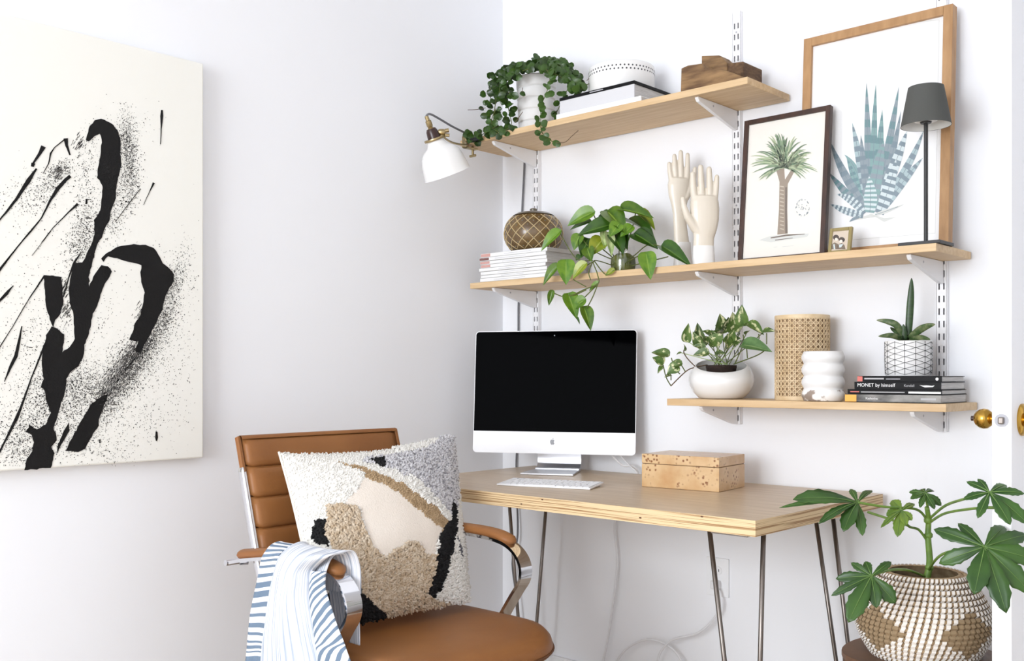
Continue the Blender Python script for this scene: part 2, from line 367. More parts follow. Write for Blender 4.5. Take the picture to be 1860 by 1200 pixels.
MB().lathe([(0, 0), (.0022, 0), (0, .0002)], ip(0, IH-.014, .0009), 14, axis=imf).build('camera_lens', mat('lens', (40, 42, 52), .1), sg)
# mark on the chin: a small apple with a bite and a leaf
A0 = [(0, .0135), (-.004, .015), (-.009, .0135), (-.0118, .008), (-.0118, .001), (-.0095, -.0065), (-.0055, -.0108), (-.002, -.0102), (0, -.0095), (.002, -.0102), (.0055, -.0108), (.0088, -.007), (.0108, -.003), (.008, -.0005), (.0068, .003), (.0075, .0068), (.0105, .0098), (.008, .013), (.004, .0148)]
mk = M['mark'] = mat('mark_grey', (122, 122, 126), .35)
MB().prism([ip(a*.62, .034+b*.62, .0006) for a, b in A0], imf*.0005).build('chin_mark', mk, im)
MB().prism([ip(a*.62, .034+b*.62, .0006) for a, b in [(0, .0155), (.0005, .019), (.003, .0222), (.0055, .0232), (.0052, .020), (.003, .0168)]], imf*.0005).build('chin_mark_leaf', mk, im)
fc = V((.403, -.2, DZ+.0004))-imn*.035
sp = [(-.005, .19), (-.03, .16), (-.055, .10), (-.066, .05), (-.064, .02), (-.05, .008), (-.03, .006), (.03, .005), (.105, .0045)]
mb = MB(); mb.ribbon(smoothpath([fc+imn*a+UP*b for a, b in sp[:5]], 5)+[fc+imn*a+UP*b for a, b in sp[5:7]], .145, .007, imr); mb.build('stand_neck', M['alu'], im, smooth=30)
MB().prism([fc+imn*a+imr*b for a, b in ((-.06, -.0725), (.112, -.085), (.112, .085), (-.06, .0725))], UP*.006).build('stand_foot', M['alu'], im, bevel=.0015)
cb = smoothpath([V((.50, -.12, .90)), V((.545, -.10, .83)), V((.575, -.065, .78)), V((.60, -.045, .776)), V((.61, -.026, .758)), V((.60, -.022, .735)), V((.56, -.02, .68)), V((.515, -.02, .58)), V((.525, -.02, .45)), V((.49, -.02, .22)), V((.47, -.024, .12)), V((.50, -.03, .10)), V((.57, -.035, .19)), V((.665, -.035, .238)), V((.76, -.035, .215)), V((.80, -.042, .14)), V((.74, -.048, .11)), V((.70, -.046, .18)), V((.745, -.042, .25)), V((.84, -.036, .29)), V((.905, -.034, .36)), V((.908, -.032, .41)), V((.893, -.024, .435))], 6)
lab(MB().tube(cb, .0036, 8).build('power_cord', M['whitecord'], im, smooth=True), 'white power cord hanging behind the desk')
cb2 = smoothpath([V((.52, -.115, .90)), V((.56, -.085, .83)), V((.60, -.06, .78)), V((.625, -.045, .753))], 6)
MB().tube(cb2, .0018, 6).build('cable', M['whitecord'], im, smooth=True)
# ---- keyboard
ka = math.radians(19); kr = V((math.cos(ka), math.sin(ka), 0)); kd = V((-math.sin(ka), math.cos(ka), 0))
ko = V((.518, -.577, DZ+.0005)); kb = thing('keyboard', ko+kr*.14+kd*.057, 'slim white and silver keyboard lying in front of the computer', 'keyboard')
MB().prism([ko, ko+kr*.279, ko+kr*.279+kd*.115+UP*.0055, ko+kd*.115+UP*.0055], UP*.0048).build('base', M['aluw'], kb, bevel=.001)
km = None
rows = [(14, .0), (13.5, .2), (13, .3), (12.4, .5), (11.5, .8), (10, 1)]
for r in range(6):
    n = 14 if r < 5 else 10
    wds = [1.0]*n
    if r == 1: wds[0] = .9; wds[-1] = 1.4
    if r == 2: wds[-1] = 1.4
    if r == 3: wds[0] = 1.5
    if r == 4: wds[0] = 1.8; wds[-1] = 1.8
    if r == 5: wds = [1, 1, 1, 1.25, 5, 1.25, 1, 1, 1, 1]
    u = .271/sum(wds); xx = .004; yy = .109-(r+1)*.0178+.0002
    for wd in wds:
        key = MB().fbox(ko+kr*(xx+.0013)+kd*(yy+.0012)+UP*(.0049+.0055*(yy/.115)), kr*(wd*u-.0026), kd*.0152+UP*.0007, UP*.0016)
        key.build('key', M['white'], kb, fix=True); xx += wd*u
M['keygap'] = mat('key_gap', (196, 196, 199), .6)
MB().prism([ko+kr*.003+kd*.002+UP*.00492, ko+kr*.276+kd*.002+UP*.00492, ko+kr*.276+kd*.111+UP*.0101, ko+kr*.003+kd*.111+UP*.0101], UP*.0003).build('key_well', M['keygap'], kb)
# ---- burl box
M['burl'] = mat('burl_wood', (208, 176, 132), .32, var=(188, 144, 94), vscale=16, stretch=(1, 1, 1), detail=8, ramp=(.3, .62), coat=.2)
nt = M['burl'].node_tree; N = nt.nodes; L = nt.links
vo = N.new('ShaderNodeTexVoronoi'); vo.inputs['Scale'].default_value = 95; tcn = [n for n in N if n.type == 'TEX_COORD'][0]; L.new(tcn.outputs['Object'], vo.inputs['Vector'])
ns = N.new('ShaderNodeTexNoise'); ns.inputs['Scale'].default_value = 17; L.new(tcn.outputs['Object'], ns.inputs[0])
r1 = N.new('ShaderNodeValToRGB'); r1.color_ramp.elements[0].position = .20; r1.color_ramp.elements[0].color = (1,1,1,1); r1.color_ramp.elements[1].position = .42; r1.color_ramp.elements[1].color = (0,0,0,1); L.new(vo.outputs['Distance'], r1.inputs[0])
r2 = N.new('ShaderNodeValToRGB'); r2.color_ramp.elements[0].position = .52; r2.color_ramp.elements[1].position = .60; L.new(ns.outputs[0], r2.inputs[0])
mu = N.new('ShaderNodeMath'); mu.operation = 'MULTIPLY'; L.new(r1.outputs[0], mu.inputs[0]); L.new(r2.outputs[0], mu.inputs[1])
mx = N.new('ShaderNodeMixRGB'); L.new(mu.outputs[0], mx.inputs[0]); src = N['Principled BSDF'].inputs['Base Color'].links[0].from_socket; L.new(src, mx.inputs[1]); mx.inputs[2].default_value = srgb(128, 78, 38); L.new(mx.outputs[0], N['Principled BSDF'].inputs['Base Color'])
bx = thing('keepsake_box', (.95, -.21, DZ), 'burl wood lidded box with brown speckles on the desk', 'box')
ba = math.radians(6); br = V((math.cos(ba), math.sin(ba), 0)); bd = V((-math.sin(ba), math.cos(ba), 0)); bo = V((.836, -.323, DZ+.0005))
MB().fbox(bo, br*.234, bd*.165, UP*.064).build('body', M['burl'], bx, bevel=.0012)
MB().fbox(bo+br*.002+bd*.002+UP*.064, br*.23, bd*.161, UP*.0015).build('seam', M['oldwood2'], bx)
MB().fbox(bo+UP*.0655, br*.234, bd*.165, UP*.026).build('lid', M['burl'], bx, bevel=.0012)

# ================================================================== outlet and cords
ot = thing('wall_outlet', (.885, -.004, .40), 'white wall outlet under the desk with a cord plugged in', 'outlet')
MB().box(.848, .924, -.006, -.0005, .401, .516).build('cover_plate', M['trim'], ot, bevel=.002)
for z in (.478, .437):
    MB().prism([(.886+.0165*math.cos(2*PI*i/20), -.0062, z+.0135*math.sin(2*PI*i/20)) for i in range(20)], (0, -.0015, 0)).build('socket', M['white'], ot)
for z in (.478,):
    for dx in (-.006, .006): MB().box(.886+dx-.001, .886+dx+.001, -.0082, -.0077, z-.003, z+.005).build('socket_slot', M['charcoal'], ot)
MB().box(.874, .900, -.030, -.0078, .425, .450).build('plug', M['whitecord'], im, bevel=.004)
# ================================================================== WALL ART (left wall)
AX = .036; AY0, AY1, AZ0, AZ1 = -2.07, -1.212, .841, 1.899
art = thing('abstract_painting', (.02, (AY0+AY1)/2, AZ0), 'large white canvas with splashed black brush strokes on the left wall', 'painting')
MB().box(.002, AX, AY0, AY1, AZ0, AZ1).build('canvas', M['canvas'], art, bevel=.004)
def ap(px, py, o=0): return at(px, py, x=AX+o)
c1 = lambda P: [(x/2.7275, y/2.7275) for x, y in P]
c2 = lambda P: [(x/2.6075, 420+y/2.6075) for x, y in P]
def rough(P, amp=1.4, step=5):
    out = []; n = len(P)
    for i in range(n):
        a, b = P[i], P[(i+1) % n]; L = math.hypot(b[0]-a[0], b[1]-a[1]); k = max(1, int(L/step))
        for j in range(k):
            t = j/k; x = a[0]+(b[0]-a[0])*t; y = a[1]+(b[1]-a[1])*t
            q = noise.noise_vector(V((x*.12, y*.12, 3)))+.6*noise.noise_vector(V((x*.35, y*.35, 9)))
            out.append((x+amp*q.x, y+amp*q.y))
    return out
def stroke(P, amp=1.6):
    mb = MB(); mb.prism([ap(x, y, .0002) for x, y in rough(P, amp)], (.0011, 0, 0)); return mb.build('brush_stroke', M['paint'], art)
main = c1([(435,655),(445,625),(470,597),(500,590),(530,600),(560,620),(585,655),(597,700),(597,760),(600,820),(585,880),(575,930),(572,980),(550,1040),(540,1090),(520,1130),(505,1165)]) + \
  c2([(480,30),(455,70),(445,120),(432,165),(420,215),(424,262),(440,215),(460,185),(480,160),(510,165),(530,190),(520,215),(495,250),(475,300),(465,340),(440,390),(430,440),(415,500),(400,540),(395,590),(370,640),(330,670),(315,700),(308,750),(295,800),(280,850),(262,910),(250,935),(265,955),(268,990),(240,1020),(255,1050),(242,1120),(115,1130),(125,1080),(150,1045),(160,1000),(150,965),(122,952),(140,915),(175,935),(215,915),(238,860),(222,810),(207,745),(192,738),(205,700),(197,620),(205,560),(220,490),(245,450),(270,460),(305,490),(295,575),(330,545),(353,510),(350,450),(345,380),(330,340),(325,270),(340,200),(350,150),(390,145),(402,125),(415,95),(440,45),(447,10)]) + \
  c1([(465,1120),(465,1090),(480,1070),(498,1040),(505,960),(508,918),(482,880),(485,820),(500,740),(505,690),(495,660),(470,675),(440,700),(425,692)])
stroke(main)
stroke(c2([(205,205),(290,215),(295,290),(302,330),(280,400),(262,420),(250,455),(236,415),(220,370),(212,280)]))
stroke(c2([(478,130),(510,100),(560,72),(620,62),(690,65),(730,80),(750,110),(770,150),(800,175),(825,205),(818,245),(795,280),(780,320),(770,370),(740,430),(715,480),(690,520),(665,575),(640,570),(655,520),(610,515),(630,480),(640,435),(665,400),(675,350),(685,290),(670,240),(665,190),(672,160),(640,150),(590,138),(540,125),(510,118),(490,145)]))
stroke(c2([(485,780),(512,770),(490,830),(470,880),(465,920),(440,960),(400,1030),(370,1045),(310,1040),(325,1005),(355,950),(395,880),(430,820)]))
stroke(c2([(325,905),(328,945),(295,1000),(268,1050),(275,1010),(300,950)]), .8)
def taper(P, w):
    L = []; R = []; n = len(P)
    for i, (x, y) in enumerate(P):
        a, b = P[max(i-1, 0)], P[min(i+1, n-1)]; tx, ty = b[0]-a[0], b[1]-a[1]; l = math.hypot(tx, ty) or 1
        L.append((x-ty/l*w[i]/2, y+tx/l*w[i]/2)); R.append((x+ty/l*w[i]/2, y-tx/l*w[i]/2))
    stroke(L+R[::-1], .35)
for P, w in [(c1([(215,725),(200,755),(160,815)]), (9, 6, 3)), (c1([(165,808),(160,825)]), (7, 5)), (c1([(180,835),(140,895),(85,980),(25,1058),(0,1086),(-120,1230),(-260,1420)]), (3, 8, 5, 3.5, 2.5, 4, 1)),
    (c1([(348,872),(325,890),(285,935),(250,990),(205,1080),(160,1135),(105,1200),(0,1330),(-140,1500)]), (6, 6, 7, 4, 2, 3, 2, 3, 1)), (c1([(325,685),(330,720),(347,768)]), (8, 5, 2)), (c1([(318,692),(270,730),(250,760),(240,810),(212,860)]), (2, 1.4, 3, 1.5, .6)),
    (c1([(385,1010),(340,1050),(260,1130),(205,1200)]), (5, 2, 1.2, .6)), (c1([(695,935),(640,1005),(570,1100)]), (1, 1.2, .5)), (c1([(762,905),(740,950),(710,1015)]), (4, 1, .4)), (c1([(802,545),(801,575),(798,640),(795,715)]), (3, 5, 1.6, 1)),
    (c1([(430,985),(427,1010)]), (3, 3)), (c2([(62,256),(30,295),(0,326),(-110,460)]), (1, 6, 4, 1)), (c2([(103,448),(92,510),(75,590),(50,640),(20,712)]), (1.5, 4, 6.5, 5, 1)), (c2([(210,210),(130,330),(60,450),(0,545),(-150,790)]), (3, 1.4, 1, 1.6, .8)),
    (c2([(384,98),(350,150),(325,220),(300,310)]), (1, 4, 2, 2)), (c2([(215,530),(150,690),(100,830),(80,880),(20,1000),(0,1040),(-40,1110)]), (4, 2, 4, 6, 3, 3, 1)), (c2([(140,0),(70,90),(0,185),(-120,350),(-190,450)]), (1, 1.5, 2, 6, 1)), (c2([(-60,420),(-110,560),(-200,700)]), (8, 14, 2)), (c2([(-90,700),(-130,860),(-230,1000)]), (5, 11, 2)), (c2([(240,0),(150,115)]), (.8, .5)),
    (c2([(741,948),(741,975),(741,992)]), (3, 5, 2)), (c2([(640,600),(590,660)]), (2, 1)), (c2([(472,985),(473,1002)]), (2.5, 2))]: taper(P, w)
# sprayed specks of paint, denser beside the strokes
spk = [MB(), MB()]
def speck(x, y, r, g=0):
    if not (-110 < x < 362 and 30 < y < 846): return
    p = ap(x, y, .0006); k = 5; r *= .00145; a0 = random.random()*6; e = .6+.8*random.random()
    spk[g].add([p+V((0, math.cos(a0+2*PI*i/k)*r, math.sin(a0+2*PI*i/k)*r*e)) for i in range(k)], [tuple(range(k))])
def spray(x, y, sx, sy, n, ang=0, r=.55):
    ca, sa = math.cos(ang), math.sin(ang)
    for _ in range(n):
        a, b = random.gauss(0, sx), random.gauss(0, sy); speck(x+a*ca-b*sa, y+a*sa+b*ca, r*random.choice((.6, .8, 1, 1, 1.5)), random.random() < .55)
for a in [(p[0], p[1], p[2], p[3], int(p[4]*1.9), p[5], .62) for p in [(228,255,10,26,520,0), (238,310,9,28,420,0), (225,350,12,25,240,0), (205,400,12,22,160,0), (310,530,9,40,520,.35), (285,600,10,38,620,.6), (255,640,14,36,900,.75), (222,690,16,34,900,.75), (195,735,14,30,420,.6), (230,660,20,30,420,.7),
    (155,400,14,30,360,.2), (145,450,14,22,260,.3), (150,700,24,26,700,0), (120,740,30,26,520,0), (75,720,22,28,460,.4), (60,790,26,26,520,.2), (140,800,24,18,260,0), (30,820,18,18,200,0), (70,610,22,40,160,.4), (55,360,30,24,170,0), (160,290,10,40,150,.2), (110,310,14,8,200,-.6), (90,335,20,12,120,-.6),
    (250,480,60,30,60,0), (320,540,30,60,160,.3), (300,650,30,40,170,.4), (260,760,40,30,170,0), (250,235,25,25,30,0), (130,580,20,50,110,.3), (200,820,30,14,90,0), (330,700,16,60,40,0), (60,500,40,60,70,0), (190,580,10,30,40,.5), (-20,600,40,70,120,.4), (-30,740,36,40,180,.2)]]:
    spray(*a)
for q in range(900):                                      # dry brush drag between the two long strokes
    t = random.random(); x = 262-76*t+random.gauss(0, 9+4*math.sin(t*3)); y = 612+110*t+random.gauss(0, 8); p = ap(x, y, .0005); L = .004+.006*random.random(); w = .0004
    dv = V((0, -.55, -.83)); sv = V((0, .83, -.55))
    spk[1 if random.random() < .5 else 0].add([p-sv*w, p+sv*w, p+sv*w+dv*L, p-sv*w+dv*L], [(0,1,2,3)])
for q in range(260):
    x, y = random.choice([(108, 310), (145, 258), (116, 520), (122, 560), (262, 560), (255, 575)]); x += random.gauss(0, 6); y += random.gauss(0, 9); p = ap(x, y, .0005); dv = V((0, -.5, -.86))*(.004+.008*random.random()); sv = V((0, .0005, -.0003))
    spk[random.random() < .5].add([p-sv, p+sv, p+sv+dv, p-sv+dv], [(0,1,2,3)])
stuff(spk[0].build('paint_specks', M['paint'], art, fix=False)); stuff(spk[1].build('spray_specks', M['spray'], art, fix=False))

# ================================================================== CHAIR
CY = -1.06; NY, FY = -1.332, -.80                       # the chair faces +x; arms at NY and FY
ch = thing('office_chair', (.66, CY, 0), 'tan leather office chair with chrome arms and ribbed backrest', 'chair')
def backx(z): return .352+(.908-z)*.30+.10*max(0, (.62-z))**1.0
BW0, BW1 = -1.300, -.815
zs = [.912, .842, .770, .698, .626, .554, .482]
for i in range(6):
    za, zb = zs[i]+(.0022 if i else 0), zs[i+1]-.0022
    def fn(u, v, za=za, zb=zb):
        y = lerp(BW0, BW1, u); z = lerp(za, zb, v); e = (1-(2*v-1)**4)**.5*(1-(2*u-1)**16)**.5
        return V((backx(z)+.018*((2*u-1)**2)*0+.004+.0085*e-.006*math.sin(u*PI), y, z))
    def fb(u, v, za=za, zb=zb):
        y = lerp(BW0, BW1, u); z = lerp(za, zb, v); e = (1-(2*v-1)**4)**.5*(1-(2*u-1)**16)**.5
        return V((backx(z)+.004-.0085*e-.006*math.sin(u*PI), y, z))
    mb = MB(); mb.grid(fn, 24, 8); mb.grid(fb, 24, 8); mb.build('back_cushion', M['leather'], ch, smooth=True, weld=True)
# leather pocket folded over the top of the backrest and its wrapped side
def cap(u, v):
    a = (v-.5)*PI; y = lerp(BW0-.002, BW1+.002, u); return V((backx(.912)+.004-.006*math.sin(u*PI)+.0088*math.sin(a), y, .909+.0085*math.cos(a)))
MB().grid(cap, 20, 8).build('top_roll', M['leather'], ch, smooth=True)
for yy, sgn in ((BW0, -1), (BW1, 1)):
    MB().ribbon([(backx(z)-.001, yy+sgn*.005, z) for z in (.914, .88, .85, .83)], .014, .009, (1, 0, .3)).build('side_wrap', M['leather'], ch, bevel=.002)
    pts = smoothpath([(backx(z)+(-.004), yy+sgn*.008, z) for z in (.84, .76, .66, .60, .54)]+[(.515, yy+sgn*.006, .46), (.58, yy, .425), (.70, yy, .42), (.86, yy, .422)], 5)
    MB().tube(pts, .0045, 10, flat=((0, 1, 0), 2.6)).build('side_rail', M['chrome'], ch, smooth=True)
# seat
SX0, SX1 = .50, .985
def seatoutline(n=64):
    P = []
    for i in range(n):
        a = 2*PI*i/n; ca, sa = math.cos(a), math.sin(a); e = 2/5.0 if ca < 0 else 2/3.2
        P.append(((SX0+SX1)/2+math.copysign(abs(ca)**e, ca)*(SX1-SX0)/2, CY+math.copysign(abs(sa)**(2/5.5), sa)*.262))
    return P
so = seatoutline(); sc = V(((SX0+SX1)/2, CY, 0)); mb = MB(); prof = [(0, .466), (.4, .468), (.7, .472), (.88, .474), (.95, .470), (.985, .460), (1, .445), (.985, .430), (.93, .420), (0, .418)]
vsx = []
for s_, z in prof:
    for x, y in so:
        xx = sc.x+(x-sc.x)*s_; yy = sc.y+(y-sc.y)*s_; f = max(0, (xx-.86)/.125); vsx.append((xx, yy, z-.022*f*f+.012*max(0, (.6-xx)/.1)*0))
nn = len(so); mb.add(vsx, [(i*nn+j, i*nn+(j+1) % nn, (i+1)*nn+(j+1) % nn, (i+1)*nn+j) for i in range(len(prof)-1) for j in range(nn)])
mb.build('seat', M['leather'], ch, smooth=True, weld=True)
ring = [(sc.x+(x-sc.x)*1.0, sc.y+(y-sc.y)*1.0, .440-.022*max(0, (x-.86)/.125)**2) for x, y in so]
MB().tube(ring, .0035, 6, closed=True).build('seat_piping', M['leatherseam'], ch, smooth=True)
# arms
for yy in (NY, FY):
    top_ = smoothpath([(.385, yy, .622), (.45, yy, .636), (.56, yy, .652), (.66, yy, .655), (.74, yy, .650), (.785, yy, .638), (.815, yy, .615), (.828, yy, .585), (.822, yy, .555), (.80, yy, .525), (.765, yy, .475), (.75, yy, .45), (.742, yy, .425)], 5)
    MB().ribbon(top_, .040, .008, (0, 1, 0)).build('arm_bar', M['chrome'], ch, smooth=35)
    yin = yy+(.045 if yy < CY else -.045)
    MB().box(.70, .76, min(yy-.02, yin), max(yy+.02, yin), .412, .424).build('arm_mount', M['chrome'], ch, bevel=.002)
    pp = smoothpath([(.415, yy, .643), (.45, yy, .648), (.56, yy, .664), (.66, yy, .667), (.74, yy, .662), (.79, yy, .648)], 5); k = len(pp)
    mb = MB(); mb.tube(pp, [.0125*min(1, .35+min(i, k-1-i)*.35) for i in range(k)], 12, flat=((0, 0, 1), 1.75)); mb.build('arm_pad', M['leather'], ch, smooth=True)
    rear = MB(); rear.tube([(.375, yy-.022, .620), (.375, yy+.022, .620)], .0075, 10); rear.build('arm_end', M['chrome'], ch, smooth=40)
    bk_ = BW0-.014 if yy < CY else BW1+.014
    MB().tube([(.40, yy, .622), (.41, bk_, .622)], .007, 8).build('arm_bolt', M['chrome'], ch, smooth=40)
# under-seat mechanism, post and star base with castors
MB().box(.60, .86, CY-.07, CY+.07, .385, .418).build('tilt_mechanism', M['charcoal'], ch, bevel=.006)
for yy in (BW0+.01, BW1-.01): MB().tube([(.62, yy, .42), (.66, CY, .40), (.78, CY, .40), (.82, yy, .42)], .009, 8).build('cross_bar', M['chrome'], ch, smooth=True)
MB().lathe([(.026, .09), (.026, .25), (.018, .25), (.018, .39)], (.72, CY, 0), 20).build('gas_lift', M['chrome'], ch, smooth=40)
for i in range(5):
    a = 2*PI*i/5+.3; d = V((math.cos(a), math.sin(a), 0)); c = V((.72, CY, 0))
    MB().tube([c+d*.015+UP*.10, c+d*.16+UP*.092, c+d*.30+UP*.068], [.024, .019, .013], 10).build('base_arm', M['chrome'], ch, smooth=True)
    s_ = d.cross(UP); w = c+d*.30+UP*.026
    w_ = MB(); w_.lathe([(0, -.011), (.025, -.011), (.026, -.006), (.026, .006), (.025, .011), (0, .011)], w+s_*.014, 18, axis=s_); w_.lathe([(0, -.011), (.025, -.011), (.026, -.006), (.026, .006), (.025, .011), (0, .011)], w-s_*.014, 18, axis=s_); w_.tube([w+UP*.0, w+UP*.046], .006, 8)
    w_.build('castor', M['charcoal'], ch, smooth=40)

# ================================================================== PILLOW
PC = [at(506, 821, x=.425), at(823, 790, x=.50), at(853, 1094, z=.490), at(578, 1152, z=.484)]      # TL TR BR BL
PD = [(50, 165), (1082, 68), (1180, 1050), (290, 1240)]                                              # the same corners in the pattern drawing
pn = ((PC[1]-PC[0]).cross(PC[3]-PC[0])).normalized()
if pn.dot(CAM-PC[0]) < 0: pn = -pn
def bil(q, u, v): return (q[0]*(1-u)+q[1]*u)*(1-v)+(q[3]*(1-u)+q[2]*u)*v
def pbase(u, v):
    uu = u+(.5-u)*.035*4*v*(1-v)*abs(2*u-1); vv = v+(.5-v)*.115*(1-.8*v)*4*u*(1-u)*abs(2*v-1); return bil(PC, uu, vv)
def puff(u, v): return (max(0, 1-(2*u-1)**2)*max(0, 1-(2*v-1)**2))**.52
def pfront(u, v): return pbase(u, v)+pn*(.078*puff(u, v)+.004*noise.noise(V((u*5, v*5, 1))))
def pback(u, v): return pbase(u, v)-pn*(.035*puff(u, v))
ZP = [  # later entries lie on top: (zone, polygon)
 (1, [(0,0),(1250,0),(1250,1300),(0,1300)]),
 (5, [(520,195),(570,165),(740,150),(880,130),(1080,40),(1130,80),(1120,480),(1085,560),(1000,470),(860,330),(700,250),(620,225)]),
 (4, [(565,195),(600,180),(655,180),(668,230),(640,235),(600,210)]),
 (1, [(520,200),(600,225),(720,275),(850,335),(950,415),(1060,520),(1075,575),(1000,540),(880,440),(760,360),(640,290),(545,245)]),
 (6, [(380,200),(470,225),(545,240),(640,290),(760,350),(880,430),(1000,520),(1062,580),(1035,640),(960,610),(835,515),(735,430),(635,372),(550,325),(540,270),(470,240)]),
 (2, [(545,315),(640,345),(740,405),(850,495),(960,585),(1020,620),(985,700),(965,770),(910,780),(860,705),(800,700),(740,745),(680,790),(620,750),(575,660),(540,560),(515,490),(440,470),(500,400)]),
 (3, [(330,490),(440,475),(500,490),(530,560),(570,660),(610,745),(680,792),(740,745),(800,698),(860,700),(910,775),(975,770),(960,880),(940,1000),(1000,1040),(1080,1060),(900,1110),(650,1155),(600,1110),(540,1040),(500,960),(440,860),(370,760),(325,660)]),
 (4, [(225,690),(265,580),(325,575),(325,660),(340,740),(280,720)]),
 (4, [(480,930),(540,1010),(610,1080),(680,1150),(560,1260),(290,1260),(300,1040),(430,940)]),
 (1, [(1110,690),(1145,780),(1190,900),(1200,1060),(1080,1075),(1000,1040),(950,1030),(1000,960),(1040,850),(1080,750)]),
 (4, [(1085,455),(1110,500),(1115,620),(1085,710),(1045,850),(1000,980),(945,1035),(915,995),(960,880),(975,770),(1000,660),(1040,600),(1070,560)]),
 (7, [(1115,650),(1150,780),(1150,830),(1130,790),(1110,700)])]
pc0 = bil(PC, .5, .5); PSH = V((pn.dot(RT), -pn.dot(UP), 0))*(.078*FPX/depth(pc0)*3.242)    # the puffed face leans off the flat pattern
def zone(u, v):
    q = bil([V((a, b, 0)) for a, b in PD], u, v)+PSH*puff(u, v); x, y = q.x+14*noise.noise(V((q.x*.02, q.y*.02, 0))), q.y+14*noise.noise(V((q.x*.02, q.y*.02, 7))); z = 1
    for k, P in ZP:
        if inpoly(x, y, P): z = k
    return z
pm_ = [mat('cushion_backing', (226, 220, 208), .9), mat('cushion_white', (230, 227, 220), .95), mat('cushion_linen', (222, 212, 200), .9, bump=.6, bscale=260), mat('cushion_tan', (212, 196, 174), .95, var=(188, 166, 138), vscale=90, detail=1),
       mat('cushion_black', (20, 19, 20), .95), mat('cushion_grey', (214, 212, 214), .95, var=(150, 148, 152), vscale=150, detail=1, ramp=(.36, .54)), mat('cushion_brown', (186, 160, 126), .95, var=(164, 138, 104), vscale=70), mat('cushion_slate', (110, 110, 116), .95)]
pil = thing('throw_pillow', (PC[2]+PC[3])*.5, 'cream, tan and black tufted throw pillow leaning on the chair back', 'pillow')
NP = 72; mb = MB(); mb.grid(pfront, NP, NP); mb.m = [zone((i+.5)/NP, (j+.5)/NP) for i in range(NP) for j in range(NP)]; mb.grid(pback, 24, 24, mi=0)
mb.build('cover', pm_, pil, smooth=True, fix=False)
tf = MB()
for q in range(17000):
    u, v = random.random(), random.random(); z = zone(u, v)
    if z == 2: continue
    if z == 1 and (u < .62 and v < .6) and random.random() < .45: continue
    p = pfront(u, v); e = 1e-2
    a = (pfront(min(1, u+e), v)-pfront(max(0, u-e), v)).normalized(); b = (pfront(u, min(1, v+e))-pfront(u, max(0, v-e))).normalized(); n_ = a.cross(b).normalized()
    if n_.dot(pn) < 0: n_ = -n_
    th = random.random()*6.28; t = a*math.cos(th)+b*math.sin(th); s_ = n_.cross(t); big = z in (3, 5, 4) or (z == 1 and u > .6); h = (.0082 if big else .0042)*(.6+.7*random.random()); l = (.0062 if big else .004)*(.7+.6*random.random()); w = .0030 if big else .002
    tf.add([p-t*l+n_*-.001, p-s_*w+n_*h*.6, p+s_*w+n_*h*.6, p+n_*h, p+t*l+n_*-.001], [(0,1,3), (0,3,2), (1,4,3), (3,4,2)], z)
stuff(tf.build('tufts', pm_, pil, smooth=True, fix=False))
MB().tube([pbase(0, t/24)+pn*.002 for t in range(25)], .0032, 6).build('edge_piping', pm_[0], pil, smooth=True)

# ================================================================== THROW BLANKET over the near arm
def stripe_mat(name, kind):
    m = mat(name, (232, 233, 236), .95); nt = m.node_tree; N = nt.nodes; L = nt.links; b = N['Principled BSDF']
    uv = N.new('ShaderNodeUVMap'); sp_ = N.new('ShaderNodeSeparateXYZ'); L.new(uv.outputs[0], sp_.inputs[0])
    def val(v): n = N.new('ShaderNodeValue'); n.outputs[0].default_value = v; return n.outputs[0]
    def mth(op, a, b_): n = N.new('ShaderNodeMath'); n.operation = op; (L.new(a, n.inputs[0]) if hasattr(a, 'node') else setattr(n.inputs[0], 'default_value', a)); (L.new(b_, n.inputs[1]) if hasattr(b_, 'node') else setattr(n.inputs[1], 'default_value', b_)); return n.outputs[0]
    u, v = sp_.outputs[0], sp_.outputs[1]                   # u across, v along the drape
    nz = N.new('ShaderNodeTexNoise'); nz.noise_dimensions = '1D' if kind != 'lines' else '2D'; nz.inputs['Detail'].default_value = 1 if kind != 'lines' else 3
    col = N.new('ShaderNodeValToRGB'); e = col.color_ramp.elements
    if kind == 'lines':
        cx = N.new('ShaderNodeCombineXYZ'); L.new(mth('MULTIPLY', mth('ADD', u, mth('MULTIPLY', v, -.12)), 42), cx.inputs[0]); L.new(mth('MULTIPLY', v, 1.6), cx.inputs[1]); L.new(cx.outputs[0], nz.inputs[0]); nz.inputs['Scale'].default_value = 1
        e[0].position, e[0].color = .36, srgb(158, 168, 184); e[1].position, e[1].color = .60, srgb(230, 231, 235)
        L.new(nz.outputs[0], col.inputs[0])
    else:
        t = mth('ADD', v, mth('MULTIPLY', u, 0.0)) if kind == 'bars' else mth('ADD', mth('MULTIPLY', u, .20), v)
        fr = 26 if kind == 'bars' else 17
        wv = N.new('ShaderNodeTexWave'); wv.wave_type = 'BANDS'; wv.bands_direction = 'X'; wv.inputs['Scale'].default_value = fr/6.2832*1.0; wv.inputs['Distortion'].default_value = 0
        cx = N.new('ShaderNodeCombineXYZ'); L.new(mth('MULTIPLY', t, 1.9), cx.inputs[0]); L.new(cx.outputs[0], wv.inputs[0])
        L.new(mth('MULTIPLY', t, 11), nz.inputs['W']); nz.inputs['Scale'].default_value = 1
        s_ = mth('ADD', mth('MULTIPLY', wv.outputs[0], .55), mth('MULTIPLY', nz.outputs[0], 1.0))
        e[0].position, e[0].color = .72, srgb(104, 122, 142); e[1].position, e[1].color = .78, srgb(230, 231, 235)
        L.new(s_, col.inputs[0])
    L.new(col.outputs[0], b.inputs['Base Color']); return m
bl = thing('throw_blanket', (.60, -1.385, .17), 'white and slate blue striped blanket draped over the near chair arm', 'blanket')
def cpt(x, y, yy): return at(430+x/5.216, 970+y/5.216, y=yy)
